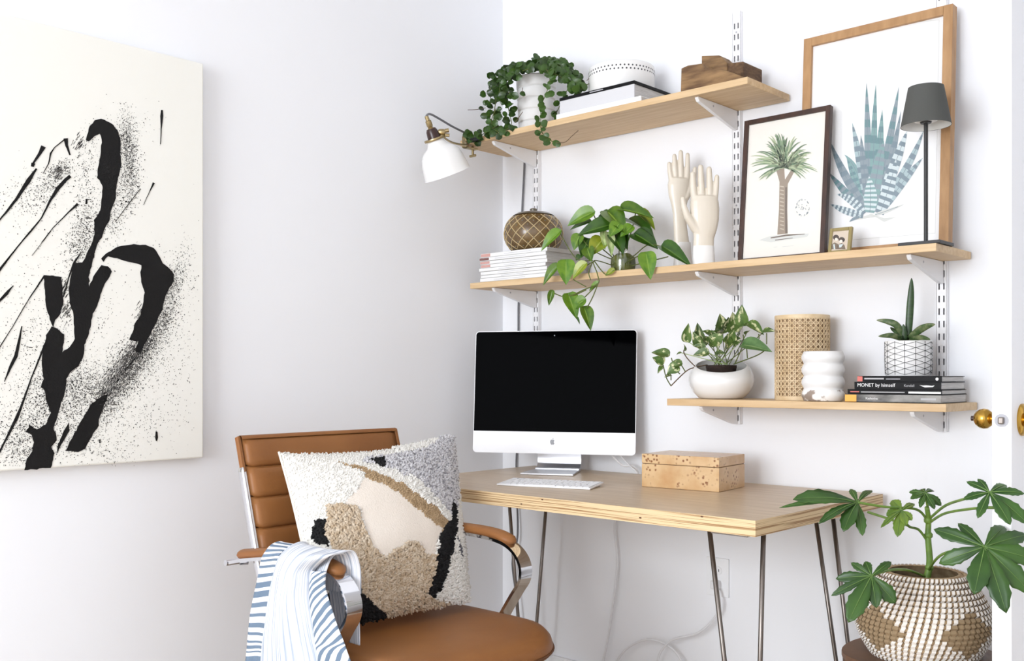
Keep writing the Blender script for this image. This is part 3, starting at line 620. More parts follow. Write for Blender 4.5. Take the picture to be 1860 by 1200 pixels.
def cloth(name, LC, RC, m, bulge=.012, nfold=1.0, extra=None, n=18):
    A = smoothpath(LC, 6); B = smoothpath(RC, 6); k = min(len(A), len(B))-1
    def fn(u, v):
        i = u*k; i0 = min(int(i), k-1); f = i-i0; p = lerp(lerp(A[i0], A[i0+1], f), lerp(B[i0], B[i0+1], f), v)
        w = math.sin(v*PI)**.7*bulge+.004*math.sin(v*nfold*2*PI+u*2.0)*min(1, u*3)+.002*noise.noise(V((u*6, v*4, 2)))
        return p+V((0, -w, 0))
    mb = MB(); K = k*2
    mb.v = []; vs_ = [fn(i/K, j/n) for i in range(K+1) for j in range(n+1)]
    mb.add(vs_, [(i*(n+1)+j, (i+1)*(n+1)+j, (i+1)*(n+1)+j+1, i*(n+1)+j+1) for i in range(K) for j in range(n)])
    mb.uv = [(j/n, i/K) for i in range(K+1) for j in range(n+1)]
    o = mb.build(name, m, bl, smooth=True, fix=False)
    sd = o.modifiers.new('thickness', 'SOLIDIFY'); sd.thickness = .0025; sd.offset = 0
    return bake(o)
SM = {k: stripe_mat('blanket_'+k, k) for k in ('bars', 'lines', 'diag')}
def drop(P, yy, zend=.16):                                # outside edge: extend the last segment down towards the floor
    a, b = P[-2], P[-1]; t = (b.z-zend)/(a.z-b.z); return P+[lerp(b, b+(b-a)*t, .5), b+(b-a)*t]
inn = lambda x: [V((x, -1.296, .585)), V((x, -1.298, .645)), V((x, -1.312, .682))]
YB = -1.366
Lb = [cpt(*p, YB) for p in [(265,190),(235,280),(205,440),(170,620),(140,800),(122,960),(112,1080),(100,1200)]]
Rb = [cpt(*p, YB-.004) for p in [(425,180),(400,270),(365,420),(335,600),(305,800),(285,980),(270,1080),(255,1200)]]
def overarm(pt): return [V((pt.x, -1.296, .60)), V((pt.x, -1.298, .648)), V((pt.x, -1.315, .684)), V((pt.x, -1.345, .684))]
cloth('banded_end', overarm(Lb[0])+drop(Lb, YB), overarm(Rb[0])+drop(Rb, YB), SM['bars'], bulge=.004, nfold=1)
Lm = [cpt(*p, YB-.010) for p in [(430,200),(385,330),(350,480),(320,650),(290,850),(265,1000),(245,1200)]]
Rm = [cpt(*p, YB-.012) for p in [(860,215),(735,330),(705,450),(690,600),(715,800),(745,980),(785,1200)]]
ovm = lambda pt: [V((pt.x, -1.290, .60)), V((pt.x, -1.292, .655)), V((pt.x, -1.31, .692)), V((pt.x, -1.345, .693))]
cloth('main_fold', ovm(Lm[0])+drop(Lm, YB), ovm(Rm[0])+drop(Rm, YB), SM['lines'], bulge=.026, nfold=1.5, n=30)
Lr = [cpt(*p, YB-.004) for p in [(730,330),(715,450),(715,620),(740,820),(765,1000),(790,1200)]]
Rr = [cpt(*p, YB-.006) for p in [(850,350),(835,490),(870,640),(930,830),(1000,1010),(1075,1200)]]
cloth('striped_fold', drop(Lr, YB), drop(Rr, YB), SM['diag'], bulge=.014, nfold=.7, n=22)
# the hem that loops round the front of the arm
xh = cpt(850, 400, -1.37).x
def hem(x, g): return [V((x, -1.368-g, .60)), V((x, -1.366-g, .645)), V((x, -1.352, .677+g)), V((x, -1.332, .684+g)), V((x, -1.312, .678+g)), V((x, -1.297+g, .65)), V((x+.006, -1.292+g, .60)), V((x+.012, -1.290+g, .54)), V((x+.014, -1.290+g, .49))]
cloth('hem_loop', hem(xh-.10, .004), hem(xh-.005, .004), SM['lines'], bulge=0, nfold=0, n=8)
# ================================================================== LEAVES (shared meshes)
def leafmesh(name, prof, m, fold=.10, droop=.12, nu=8, nv=4, wave=0):
    mb = MB(); heartlobe = 1 if prof is heart else 0
    def fn(u, v):
        u = u**1.6 if heartlobe else u; s_ = 2*v-1; w = prof(u); y = s_*w*.5; x = u-.10*(abs(s_)**2)*max(0, 1-u*3)*heartlobe
        return V((x, y, fold*abs(s_)*w-droop*u*u+wave*math.sin(u*9)*s_*s_))
    mb.grid(fn, nu, nv, uv=True)
    me = bpy.data.meshes.new(name); me.from_pydata(mb.v, [], mb.f); me.materials.append(m)
    ul = me.uv_layers.new(name='UVMap')
    for l in me.loops: ul.data[l.index].uv = mb.uv[l.vertex_index]
    me.polygons.foreach_set('use_smooth', [True]*len(me.polygons)); return me
heart = lambda t: (max(0, math.sin(PI*t**.56))**.82)*(1-.12*t) if t < .995 else 0
round_ = lambda t: math.sqrt(max(0, 1-(2*t-1)**2))
lance = lambda t: math.sin(PI*min(1, .05+.95*t)**.8)**.8 if t < .995 else 0
def leafmat(name, a, b, rough=.35, vein=None, rnd=.2, varieg=None):
    m = mat(name, a, rough, var=b, vscale=3, rnd=rnd, spec=.45); nt = m.node_tree; N = nt.nodes; L = nt.links; B = N['Principled BSDF']
    src = B.inputs['Base Color'].links[0].from_socket
    uv = N.new('ShaderNodeUVMap'); sp_ = N.new('ShaderNodeSeparateXYZ'); L.new(uv.outputs[0], sp_.inputs[0])
    if varieg:
        nz = N.new('ShaderNodeTexNoise'); nz.inputs['Scale'].default_value = 3.2; nz.inputs['Detail'].default_value = 3; oi = N.new('ShaderNodeObjectInfo')
        ad = N.new('ShaderNodeVectorMath'); ad.operation = 'ADD'; mu = N.new('ShaderNodeMath'); mu.operation = 'MULTIPLY'; mu.inputs[1].default_value = 30; L.new(oi.outputs['Random'], mu.inputs[0]); L.new(uv.outputs[0], ad.inputs[0]); L.new(mu.outputs[0], ad.inputs[1]); L.new(ad.outputs[0], nz.inputs[0])
        cr = N.new('ShaderNodeValToRGB'); cr.color_ramp.elements[0].position = .55; cr.color_ramp.elements[1].position = .62; L.new(nz.outputs[0], cr.inputs[0])
        mx = N.new('ShaderNodeMixRGB'); L.new(cr.outputs[0], mx.inputs[0]); L.new(src, mx.inputs[1]); mx.inputs[2].default_value = srgb(*varieg); src = mx.outputs[0]
    if vein:
        sb = N.new('ShaderNodeMath'); sb.operation = 'SUBTRACT'; sb.inputs[1].default_value = .5; L.new(sp_.outputs[1], sb.inputs[0])
        ab = N.new('ShaderNodeMath'); ab.operation = 'ABSOLUTE'; L.new(sb.outputs[0], ab.inputs[0]); lt = N.new('ShaderNodeMath'); lt.operation = 'LESS_THAN'; lt.inputs[1].default_value = .03; L.new(ab.outputs[0], lt.inputs[0])
        mx = N.new('ShaderNodeMixRGB'); L.new(lt.outputs[0], mx.inputs[0]); L.new(src, mx.inputs[1]); mx.inputs[2].default_value = srgb(*vein); src = mx.outputs[0]
    L.new(src, B.inputs['Base Color'])
    return m
def put_leaf(me, root, base, tip, w, nrm=None, name='leaf'):
    d = V(tip)-V(base); l = d.length or .001; d = d/l
    n_ = nrm if nrm is not None else ((CAM-V(base)).normalized()*.75+UP*.55+V((random.uniform(-.3, .3), random.uniform(-.3, .3), 0)))
    n_ = (n_-d*n_.dot(d)).normalized(); s_ = n_.cross(d)
    o = bpy.data.objects.new(name, me); COL.objects.link(o); o.parent = root; p = V(base)-root_of(root)
    o.matrix_local = Matrix(((d.x*l, s_.x*w, n_.x*l, p.x), (d.y*l, s_.y*w, n_.y*l, p.y), (d.z*l, s_.z*w, n_.z*l, p.z), (0,0,0,1)))
    return o
ZT, ZM, ZL = 1.8575, 1.3715, .9955
# ================================================================== TOP SHELF
# ---- clamp lamp
LD = 3.17; lp = lambda cx, cy, d=LD: at(750+cx/8, 190+cy/8, d=d)
cl = thing('clamp_lamp', at(850, 268, d=3.36), 'white metal clamp lamp with brass joint on the top shelf end', 'lamp')
ax = (RT*.33-UP*.9+FW*.28).normalized(); nk = lp(318, 505)
MB().lathe([(.026, .0), (.028, .012), (.034, .022), (.050, .032), (.062, .048), (.068, .068), (.072, .092), (.0745, .112), (.0755, .114), (.0735, .114), (.070, .090), (.060, .046), (.03, .02), (0, .018)], nk, 40, axis=ax).build('lamp_shade', M['ceram'], cl, smooth=50)
MB().lathe([(.0, -.001), (.033, -.001), (.034, .002), (.033, .006), (.027, .007)], nk-ax*.004, 32, axis=ax).build('collar', M['agedbrass'], cl, smooth=40)
MB().lathe([(.0, -.032), (.014, -.032), (.018, -.024), (.021, -.002), (0, 0)], nk-ax*.003, 24, axis=ax).build('socket', M['socket'], cl, smooth=40)
MB().lathe([(.0, -.072), (.006, -.072), (.0065, -.058), (.0095, -.056), (.0095, -.040), (.007, -.036), (.012, -.032), (0, -.032)], nk-ax*.003, 20, axis=ax).build('cap', M['agedbrass'], cl, smooth=40)
jn = lp(420, 400); MB().lathe([(0, -.011), (.008, -.011), (.010, -.006), (.010, .006), (.008, .011), (0, .011)], jn, 20, axis=RT).build('joint', M['agedbrass'], cl, smooth=40)
MB().tube([nk-ax*.002+RT*.02, jn], .0045, 8).build('joint_stem', M['agedbrass'], cl, smooth=True)
MB().tube([jn+RT*.01+UP*.004, jn+RT*.022+UP*.006], .0065, 12).build('wing_nut', M['agedbrass'], cl, smooth=40)
MB().tube([jn+RT*.01-UP*.009, jn+RT*.024-UP*.01], .0055, 12).build('wing_nut', M['agedbrass'], cl, smooth=40)
clampP = V((.062, -.252, ZT))
MB().tube(smoothpath([jn, lp(470, 490, 3.2), lp(600, 560, 3.28), at(848, 263, d=3.36), clampP+V((0, -.006, -.009))], 5), .0035, 8).build('arm', M['agedbrass'], cl, smooth=True)
mb = MB(); mb.box(.052, .074, -.258, -.2445, ZT-.032, ZT+.010); mb.box(.052, .074, -.258, -.20, ZT+.0003, ZT+.008); mb.box(.052, .074, -.258, -.20, ZT-.032, ZT-.026); mb.build('clamp', M['agedbrass'], cl, bevel=.003)
MB().tube([(.082, -.262, ZT-.012), (.10, -.262, ZT-.014), (.13, -.262, ZT-.015), (.142, -.262, ZT-.015)], [.003, .0075, .008, .003], 10).build('clamp_handle', M['black'], cl, smooth=True)
MB().tube([(.066, -.258, ZT-.012), (.084, -.262, ZT-.012)], .003, 8).build('clamp_pin', M['agedbrass'], cl, smooth=True)
MB().tube([(.062, -.215, ZT-.05), (.062, -.215, ZT-.02)], .004, 10).build('clamp_screw', M['agedbrass'], cl, smooth=40)
MB().box(.048, .076, -.219, -.211, ZT-.056, ZT-.048).build('screw_key', M['agedbrass'], cl, bevel=.002)
cp = [nk-ax*.074, lp(190, 200), lp(205, 150), lp(260, 140), lp(400, 215, 3.22), lp(560, 310, 3.28), lp(700, 380, 3.36), V((.075, -.235, ZT+.012)), V((.10, -.16, ZT+.006)), V((.115, -.06, ZT+.006)), V((.112, -.0042, ZT+.006)), V((.110, -.0038, ZT-.01)), V((.108, -.004, ZT-.04)), V((.108, -.008, 1.75)), V((.100, -.008, 1.62)), V((.105, -.008, 1.50)), V((.098, -.004, 1.40)), V((.090, -.0038, 1.36)), V((.088, -.0042, 1.34)), V((.083, -.008, 1.30)), V((.083, -.008, 1.0)), V((.080, -.008, .86)), V((.074, -.009, .76)), V((.078, -.012, .66)), V((.09, -.02, .50)), V((.074, -.03, .40)), V((.10, -.03, .25)), V((.12, -.03, .03))]
lab(MB().tube(smoothpath(cp, 6), .0034, 8).build('cord', M['greycord'], cl, smooth=True), 'grey cloth cord running down the corner')
# ---- trailing plant
tp = V((*at(974, 220, y=-.125).xy, ZT)); tpl = thing('trailing_plant', tp, 'dark green trailing plant in a white ribbed pot spilling over the top shelf', 'potted plant')
pr_ = []; R0 = .066; HT = at(974, 129, y=-.19).z-ZT; k = 5
for i in range(k):
    a = HT*i/k; b = HT*(i+1)/k; r = R0*(.86+.14*(i+.6)/k); pr_ += [(r*.93, a), (r*1.0, a+.0035), (r*1.02, (a+b)/2), (r*1.01, b-.0025), (r*.95, b-.0005)]
MB().lathe([(0, 0)]+pr_+[(R0*1.0, HT), (R0*.94, HT), (R0*.9, HT-.015), (0, HT-.015)], tp+UP*.0003, 48).build('pot', M['matte'], tpl, smooth=35)
MB().lathe([(R0*.92, HT-.012), (R0*.6, HT-.006), (0, HT-.004)], tp, 24).build('soil', M['soil'], tpl, smooth=True)
M['trail'] = leafmat('trailing_leaf', (54, 82, 24), (30, 56, 16), .32, rnd=.4)
trm = leafmesh('round_leaf', round_, M['trail'], .12, .25, 5, 4)
M['stem'] = mat('plant_stem', (86, 96, 40), .6); M['twig'] = mat('brown_stem', (92, 72, 52), .7)
tc_ = lambda cx, cy, yy: at(740+cx/3.53, 60+cy/3.53, y=yy)
vines = [([(800,225),(720,210),(640,240),(590,320),(570,420),(555,520),(550,610)], -.20, 1.0), ([(800,230),(720,235),(660,275),(640,360),(640,440),(655,520),(665,590),(600,620)], -.22, 1.0), ([(790,220),(690,230),(610,290),(590,380),(600,440)], -.235, 1.2),
  ([(770,215),(650,220),(560,290),(530,380),(545,450)], -.20, 1.0), ([(780,230),(690,260),(630,310),(660,390),(690,425)], -.245, 1.1), ([(570,480),(540,560),(560,620),(600,630),(650,610)], -.25, 1.0), ([(560,600),(500,640),(440,660),(390,635)], -.255, 1.0), ([(470,640),(440,690),(420,670)], -.26, .8),
  ([(820,220),(920,195),(1010,215),(1080,270),(1120,320)], -.16, 1.1), ([(840,220),(960,220),(1040,280),(1090,330),(1050,370)], -.19, 1.2), ([(850,225),(970,250),(1040,330),(1010,390),(975,470),(940,540)], -.2, .8), ([(860,215),(990,240),(1100,340),(1165,325)], -.21, .9), ([(860,220),(1000,290),(1080,350),(1120,360)], -.22, 1.0),
  ([(870,215),(915,270),(905,330),(890,390),(860,460),(855,550),(860,630),(905,680),(950,703)], -.255, .62), ([(760,215),(720,190),(780,195),(840,165),(910,160),(990,195),(1060,215)], -.14, .9), ([(740,225),(820,205),(900,190),(960,215)], -.16, 1.0), ([(840,190),(840,150)], -.15, .6)]
nl = 0; filler = []
for P, yy, dens in vines:
    pts = smoothpath([tc_(x, y, yy) for x, y in P], 8)
    MB().tube(pts, .0014, 5, cap=False).build('stem', M['stem'], tpl, smooth=True)
    step = .0072/dens if dens > .85 else .0095; acc = 0
    for i in range(1, len(pts)):
        acc += (pts[i]-pts[i-1]).length
        while acc > step:
            acc -= step; jt = .0105*dens if dens > .9 else .0032
            b = pts[i]+V((random.uniform(-jt, jt), random.uniform(-jt, jt)-.003, random.uniform(-jt, jt)))
            sgn = random.choice((-1, 1)); ln = random.uniform(.017, .026)
            dr_ = (RT*sgn*random.uniform(.4, 1)+UP*random.uniform(-.9, .35)-FW*random.uniform(0, .6)).normalized()
            if nl >= 290 or nl % 5 == 4: filler.append((b, b+dr_*ln, ln)); nl += 1
            else: put_leaf(trm, tpl, b, b+dr_*ln, ln*random.uniform(.85, 1.1), (CAM-b).normalized()+V((random.uniform(-.7, .7), random.uniform(-.5, .5), random.uniform(-.2, .9)))); nl += 1
fmb = MB()
for b, tp2, ln in filler:
    d = (tp2-b); d.normalize(); n_ = ((CAM-b).normalized()+V((random.uniform(-.8, .8), random.uniform(-.5, .5), random.uniform(-.3, .9)))); n_ = (n_-d*n_.dot(d)).normalized(); s_ = n_.cross(d)
    k = 8; fmb.add([b+d*ln*.5+n_*ln*.06]+[b+d*ln*(.5-.5*math.cos(2*PI*i/k))+s_*ln*.5*math.sin(2*PI*i/k)-n_*ln*.06*math.sin(PI*i/k) for i in range(k)], [(0, 1+i, 1+(i+1) % k) for i in range(k)])
stuff(fmb.build('small_leaves', M['trail'], tpl, smooth=True, fix=False))
for cx, cy, yy in [(470,480,-.2), (735,385,-.24), (1230,232,-.2), (1215,240,-.2), (1240,250,-.2)]:
    b = tc_(cx, cy, yy); put_leaf(trm, tpl, b-RT*.008, b+RT*.012-UP*.004, .02)
for P, yy in [([(500,480),(440,490),(388,492)], -.2), ([(950,703),(1010,700),(1050,665),(1095,625)], -.255), ([(1150,305),(1200,260),(1240,235),(1300,220)], -.2), ([(690,575),(715,540),(740,505)], -.25), ([(740,350),(735,380)], -.24)]:
    MB().tube(smoothpath([tc_(x, y, yy) for x, y in P], 6), .0011, 5).build('tendril', M['twig'], tpl, smooth=True)
# ---- two books and a perforated drum
x0 = at(1010, 210, y=-.232).x; x1 = at(1164, 170, y=-.232).x
w1 = thing('book', ((x0+x1)/2, -.13, ZT), 'thin white book under the grey book on the top shelf', 'book', 'books on the top shelf')
MB().box(x0, x1, -.232, -.03, ZT+.0003, ZT+.0175).build('cover', M['paper'], w1, bevel=.0015); MB().box(x1-.002, x1+.0004, -.228, -.034, ZT+.003, ZT+.015).build('page_block', M['page'], w1)
g0 = at(1018, 190, y=-.226).x; g1 = at(1152, 150, y=-.226).x; gz = ZT+.018
g_ = thing('book', ((g0+g1)/2, -.12, gz), 'thick grey book with a black top cover under the white drum', 'book', 'books on the top shelf')
M['greycloth'] = mat('grey_cloth', (206, 206, 209), .8, bump=.2, bscale=600)
gh = .040
MB().box(g0, g1, -.226, -.014, gz, gz+gh).build('text_block', M['page'], g_)
MB().box(g0-.002, g1+.001, -.2275, -.223, gz, gz+gh).build('spine', M['greycloth'], g_, bevel=.001)
MB().box(g0-.002, g1+.003, -.229, -.012, gz+gh, gz+gh+.0095).build('cover', M['ink'], g_, bevel=.001)
MB().box(lerp(g0, g1, .42), lerp(g0, g1, .60), -.2296, -.229, gz+gh+.0035, gz+gh+.0062).build('spine_print', M['slot'], g_)
dc = V((*at(1129, 120, y=-.122).xy, gz+gh+.0098)); dh = at(1129, 107, y=-.20).z-dc.z; drr = 60*depth(dc)/FPX
dm = thing('perforated_drum', dc, 'round white ceramic pot with two rows of small holes on the grey book', 'pot')
MB().lathe([(0, 0), (drr*.98, 0), (drr, .003), (drr, dh-.010), (drr*.985, dh-.003), (drr*.95, dh), (drr*.92, dh-.002), (drr*.92, .006), (0, .006)], dc, 64).build('body', M['ceram'], dm, smooth=40)
hb = MB()
for r, zz in ((0, .018), (1, .028)):
    for i in range(52):
        a = 2*PI*(i+.5*r)/52; d = V((math.cos(a), math.sin(a), 0)); hb.lathe([(0, 0), (.0027, 0), (.0027, .0005), (0, .0005)], dc+d*(drr-.0003)+UP*(dh-zz), 8, axis=d)
lab(stuff(hb.build('hole_rows', mat('hole_dark', (70, 70, 74), .8), dm)), 'two rows of small dark holes')
# ---- rustic wooden blocks
bc = lambda P, yy: [at(1220+x/10.33, 80+y/10.33, y=yy) for x, y in P]
def block(P, y0, y1, m, label, zfix=None):
    Q = bc(P, y0); Q = [V((q.x, y0, max(q.z, ZT+.0004))) for q in Q]
    tag(MB().prism(Q, (0, y1-y0, 0)).build('wood_block', m, bevel=.002), label, 'wood block', 'rustic wood blocks')
block([(178,455),(300,400),(560,362),(620,470),(900,458),(1130,530),(1300,600),(1300,700),(900,1000),(165,1000)], -.226, -.165, M['oldwood'], 'wide rustic wood block at the front of the top shelf')
block([(560,222),(890,208),(1035,345),(1035,900),(560,900)], -.160, -.105, M['oldwood'], 'tall rustic wood block with a sloping top, behind the wide block')
block([(1045,360),(1345,325),(1345,900),(1045,900)], -.155, -.05, M['oldwood2'], 'dark squared wood block nearest the shelf end')

# ================================================================== MIDDLE SHELF
mx0, mx1 = .116, .409; zz = ZM; nm = 8; names = ['bottom magazine', 'second magazine from the bottom', 'third magazine from the bottom', 'fourth magazine from the bottom', 'fourth magazine from the top', 'third magazine from the top', 'second magazine from the top', 'top magazine']
M['magspine'] = mat('magazine_spine', (226, 226, 226), .6); M['spinepink'] = mat('spine_pink', (196, 150, 142), .6); M['spinedark'] = mat('spine_dark', (120, 84, 80), .6)
for i in range(nm):
    h = [.013, .010, .012, .011, .012, .0115, .012, .0135][i]; j = random.uniform(-.003, .003); k = random.uniform(-.002, .002)
    t = thing('magazine', ((mx0+mx1)/2, -.14, zz), '%s of the white-spined stack under the brown bowl' % names[i], 'magazine', 'white magazines on the middle shelf')
    MB().box(mx0+j, mx1+j, -.236+k, -.233+k, zz+.0007, zz+h-.0007).build('spine', M['magspine'], t, bevel=.0016)
    MB().box(mx0+j, mx1+j-.001, -.234+k, -.035+k, zz+.0002, zz+h-.0002).build('pages', M['page'], t)
    if i >= 4: MB().box(mx0+j+.002, mx0+j+.045, -.2364+k, -.2359+k, zz+.002, zz+h-.002).build('spine_print', M['spinedark'] if i == 6 else M['spinepink'], t)
    a = mx0+random.uniform(.06, .12); MB().box(a, a+random.uniform(.08, .16), -.2363+k, -.2359+k, zz+h*.45, zz+h*.45+.0011).build('spine_line', M['slot'], t)
    zz += h
bwz = zz+.0003; bwc = V((*at(969, 420, y=-.13).xy, bwz)); br_ = 53.5*depth(bwc)/FPX; bh = at(969, 384, y=-.13).z-bwz
bw = thing('lidded_bowl', bwc, 'round brown lidded bowl with a tan diamond lattice on the magazines', 'bowl')
M['bowlbrown'] = mat('bowl_brown', (112, 88, 52), .25, var=(86, 64, 36), vscale=20, coat=.4); M['bowltan'] = mat('bowl_tan', (188, 166, 122), .35); M['bowldark'] = mat('bowl_dark', (92, 84, 66), .3, coat=.3)
def bprof(t): a = -1.02+t*(1.02+PI/2-.10); return (br_*math.cos(a)**.8, bh*(.46+.54*math.sin(a)) if a > 0 else bh*(.46+.46*math.sin(a)/math.sin(1.02)))
MB().lathe([(0, 0)]+[bprof(i/24) for i in range(25)]+[(0, bh*.995)], bwc, 56).build('body', M['bowlbrown'], bw, smooth=60)
lat = MB(); nd = 15
for sgn in (-1, 1):
    for i in range(nd):
        pts = []
        for j in range(15):
            t = .06+.68*j/14; r, z = bprof(t); a = 2*PI*i/nd+sgn*1.35*(j/14); pts.append(bwc+V(((r+.0004)*math.cos(a), (r+.0004)*math.sin(a), z)))
        lat.tube(pts, .0016, 5)
lab(lat.build('lattice', M['bowltan'], bw, smooth=True), 'tan diamond lattice')
dt = MB()
for i in range(nd):
    for j in range(1, 9):
        t = .06+.68*j/9; r, z = bprof(t); a = 2*PI*(i+.5)/nd+(PI/nd if j % 2 else 0); p = bwc+V(((r)*math.cos(a), (r)*math.sin(a), z)); dt.lathe([(0, .0014), (.0028, .0008), (.0032, 0)], p, 6, axis=V((math.cos(a), math.sin(a), .2)))
dt.build('dots', M['bowldark'], bw, smooth=True)
MB().lathe([(br_*.70, bh*.895), (br_*.55, bh*.955), (br_*.2, bh*1.0), (br_*.12, bh*1.01), (br_*.13, bh*1.05), (br_*.08, bh*1.075), (0, bh*1.08)], bwc, 40).build('lid', M['bowldark'], bw, smooth=50)
# ---- pothos in a glass vase
pv = V((*at(1132, 480, y=-.14).xy, ZM)); po = thing('pothos_plant', pv, 'green heart-leaved pothos in a small glass vase trailing off the middle shelf', 'potted plant')
M['vglass'] = bpy.data.materials.new('clear_glass'); m_ = M['vglass']; m_.use_nodes = True; N = m_.node_tree.nodes; L = m_.node_tree.links; N.remove(N['Principled BSDF'])
tr = N.new('ShaderNodeBsdfTransparent'); gl = N.new('ShaderNodeBsdfGlossy'); gl.inputs['Roughness'].default_value = .02; mxs = N.new('ShaderNodeMixShader'); mxs.inputs[0].default_value = .05; L.new(tr.outputs[0], mxs.inputs[1]); L.new(gl.outputs[0], mxs.inputs[2]); L.new(mxs.outputs[0], N['Material Output'].inputs[0])
MB().lathe([(0, .0005), (.036, .0005), (.040, .005), (.042, .03), (.040, .065), (.036, .085), (.034, .085), (.038, .06), (.040, .03), (.037, .006), (0, .006)], pv, 32).build('glass_vase', M['vglass'], po, smooth=50)
M['moss'] = mat('moss', (112, 118, 58), .95, spec=.1, var=(60, 72, 28), vscale=40, bump=.8, bscale=150)
MB().lathe([(0, .007), (.035, .008), (.038, .03), (.036, .05), (.02, .062), (0, .064)], pv, 28).build('moss', M['moss'], po, smooth=True)
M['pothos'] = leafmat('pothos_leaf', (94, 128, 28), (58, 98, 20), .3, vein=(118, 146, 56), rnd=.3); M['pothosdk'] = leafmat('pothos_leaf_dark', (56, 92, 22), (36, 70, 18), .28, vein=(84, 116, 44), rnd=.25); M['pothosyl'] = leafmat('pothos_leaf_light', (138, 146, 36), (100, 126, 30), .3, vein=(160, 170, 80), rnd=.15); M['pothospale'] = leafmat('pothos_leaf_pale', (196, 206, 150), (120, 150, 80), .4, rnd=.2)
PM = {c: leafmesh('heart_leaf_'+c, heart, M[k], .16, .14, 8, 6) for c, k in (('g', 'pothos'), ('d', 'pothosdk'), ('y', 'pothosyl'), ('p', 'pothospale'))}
pc_ = lambda cx, cy, yy: at(840+cx/4.227, 350+cy/4.227, y=yy)
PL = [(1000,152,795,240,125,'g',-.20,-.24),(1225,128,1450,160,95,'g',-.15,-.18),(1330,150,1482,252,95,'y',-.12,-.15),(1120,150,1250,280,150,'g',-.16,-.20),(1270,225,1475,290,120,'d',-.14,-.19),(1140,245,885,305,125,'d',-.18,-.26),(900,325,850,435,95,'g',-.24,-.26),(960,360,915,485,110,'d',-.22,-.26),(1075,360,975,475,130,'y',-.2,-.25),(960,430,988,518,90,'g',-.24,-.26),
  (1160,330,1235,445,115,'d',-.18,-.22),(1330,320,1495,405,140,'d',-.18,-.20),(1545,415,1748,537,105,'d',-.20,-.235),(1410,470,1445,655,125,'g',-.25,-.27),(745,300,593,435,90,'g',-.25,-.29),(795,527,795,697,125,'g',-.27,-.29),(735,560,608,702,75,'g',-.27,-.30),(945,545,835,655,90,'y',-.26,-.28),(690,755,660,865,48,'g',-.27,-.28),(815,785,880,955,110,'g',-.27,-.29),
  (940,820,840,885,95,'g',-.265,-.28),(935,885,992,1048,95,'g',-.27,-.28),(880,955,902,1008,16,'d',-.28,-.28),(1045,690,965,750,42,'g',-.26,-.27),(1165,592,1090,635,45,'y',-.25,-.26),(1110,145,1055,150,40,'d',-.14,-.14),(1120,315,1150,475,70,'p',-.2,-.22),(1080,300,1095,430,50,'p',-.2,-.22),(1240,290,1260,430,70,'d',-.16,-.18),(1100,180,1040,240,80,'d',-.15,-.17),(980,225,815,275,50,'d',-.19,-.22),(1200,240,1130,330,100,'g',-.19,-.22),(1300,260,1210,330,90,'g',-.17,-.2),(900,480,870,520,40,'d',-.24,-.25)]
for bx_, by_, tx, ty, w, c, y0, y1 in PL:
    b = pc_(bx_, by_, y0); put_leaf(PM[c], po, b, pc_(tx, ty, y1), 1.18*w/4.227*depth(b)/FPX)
stems = [[(1180,520,-.14),(1080,330,-.16),(1000,152,-.20)],[(1200,520,-.14),(1210,300,-.14),(1225,128,-.15)],[(1210,520,-.14),(1290,320,-.13),(1330,150,-.12)],[(1180,520,-.14),(1060,420,-.2),(960,360,-.22)],[(1170,520,-.15),(1000,440,-.22),(900,325,-.24)],[(1230,530,-.14),(1320,480,-.16),(1425,400,-.18),(1545,415,-.20)],[(1300,560,-.18),(1480,515,-.22),(1580,490,-.21)],[(1250,540,-.16),(1360,480,-.22),(1410,470,-.25)],
  [(1160,560,-.17),(1010,520,-.24),(1035,620,-.262),(1042,695,-.266),(940,740,-.268),(800,798,-.27),(700,770,-.27)],[(1042,695,-.266),(1000,800,-.268),(955,885,-.27)],[(1010,520,-.24),(1100,628,-.255),(1165,592,-.25)],[(850,665,-.27),(950,722,-.268)],[(950,745,-.268),(860,785,-.268),(815,785,-.27)],[(1000,520,-.24),(870,500,-.25),(745,300,-.25)],[(1010,525,-.24),(880,590,-.265),(795,560,-.27)],[(1000,530,-.24),(970,610,-.26),(985,670,-.265)],[(1040,700,-.266),(940,800,-.268)]]
for s_ in stems: MB().tube(smoothpath([pc_(*q) for q in s_], 6), .0017, 6).build('stem', M['stem'], po, smooth=True)
# ---- porcelain hands
def hand(label, D, org, cuff, palm, fingers, sc=5.0):
    P = lambda x, y, dd=0: at(1180+x/sc, 260+y/sc, d=D+dd)
    k = D/FPX/sc; zb = ZM+.0004
    base = P(cuff[0][0], cuff[0][1]); h = thing('porcelain_hand', (base.x, base.y, ZM), label, 'hand sculpture', 'porcelain hands')
    fixz = lambda p: V((p.x, p.y, max(p.z, zb+.0)))
    mb = MB(); mb.tube([P(x, y) for x, y, r in palm], [r*k for x, y, r in palm], 20, flat=(RT, .48))
    for f in fingers:
        pts = [P(x, y, dd) for x, y, r, dd in f]; rs = [r*k for x, y, r, dd in f]; d = (pts[0]-pts[1]).normalized()
        tip = [pts[0]+d*rs[0]*t for t in (.95, .8, .5)]; tr_ = [rs[0]*t for t in (.25, .6, .86)]
        mb.tube(tip+pts, tr_+rs, 12)
    o = mb.build('hand', M['cream'], h, smooth=True)
    rm = o.modifiers.new('join', 'REMESH'); rm.mode = 'VOXEL'; rm.voxel_size = .0021; rm.use_smooth_shade = True
    sm = o.modifiers.new('soft', 'SMOOTH'); sm.factor = .5; sm.iterations = 5
    bake(o)
    mb = MB(); a, b = P(*cuff[0]), P(*cuff[1]); a.z = zb; mb.tube([a, lerp(a, b, .9), b], [cuff[2]*k, cuff[3]*k, cuff[3]*k*.97], 28, flat=(RT, .5)); mb.build('cuff', M['ceram'], h, smooth=40)
DF = depth(at(1275, 470, y=-.175)); DB = depth(at(1237, 470, y=-.105))
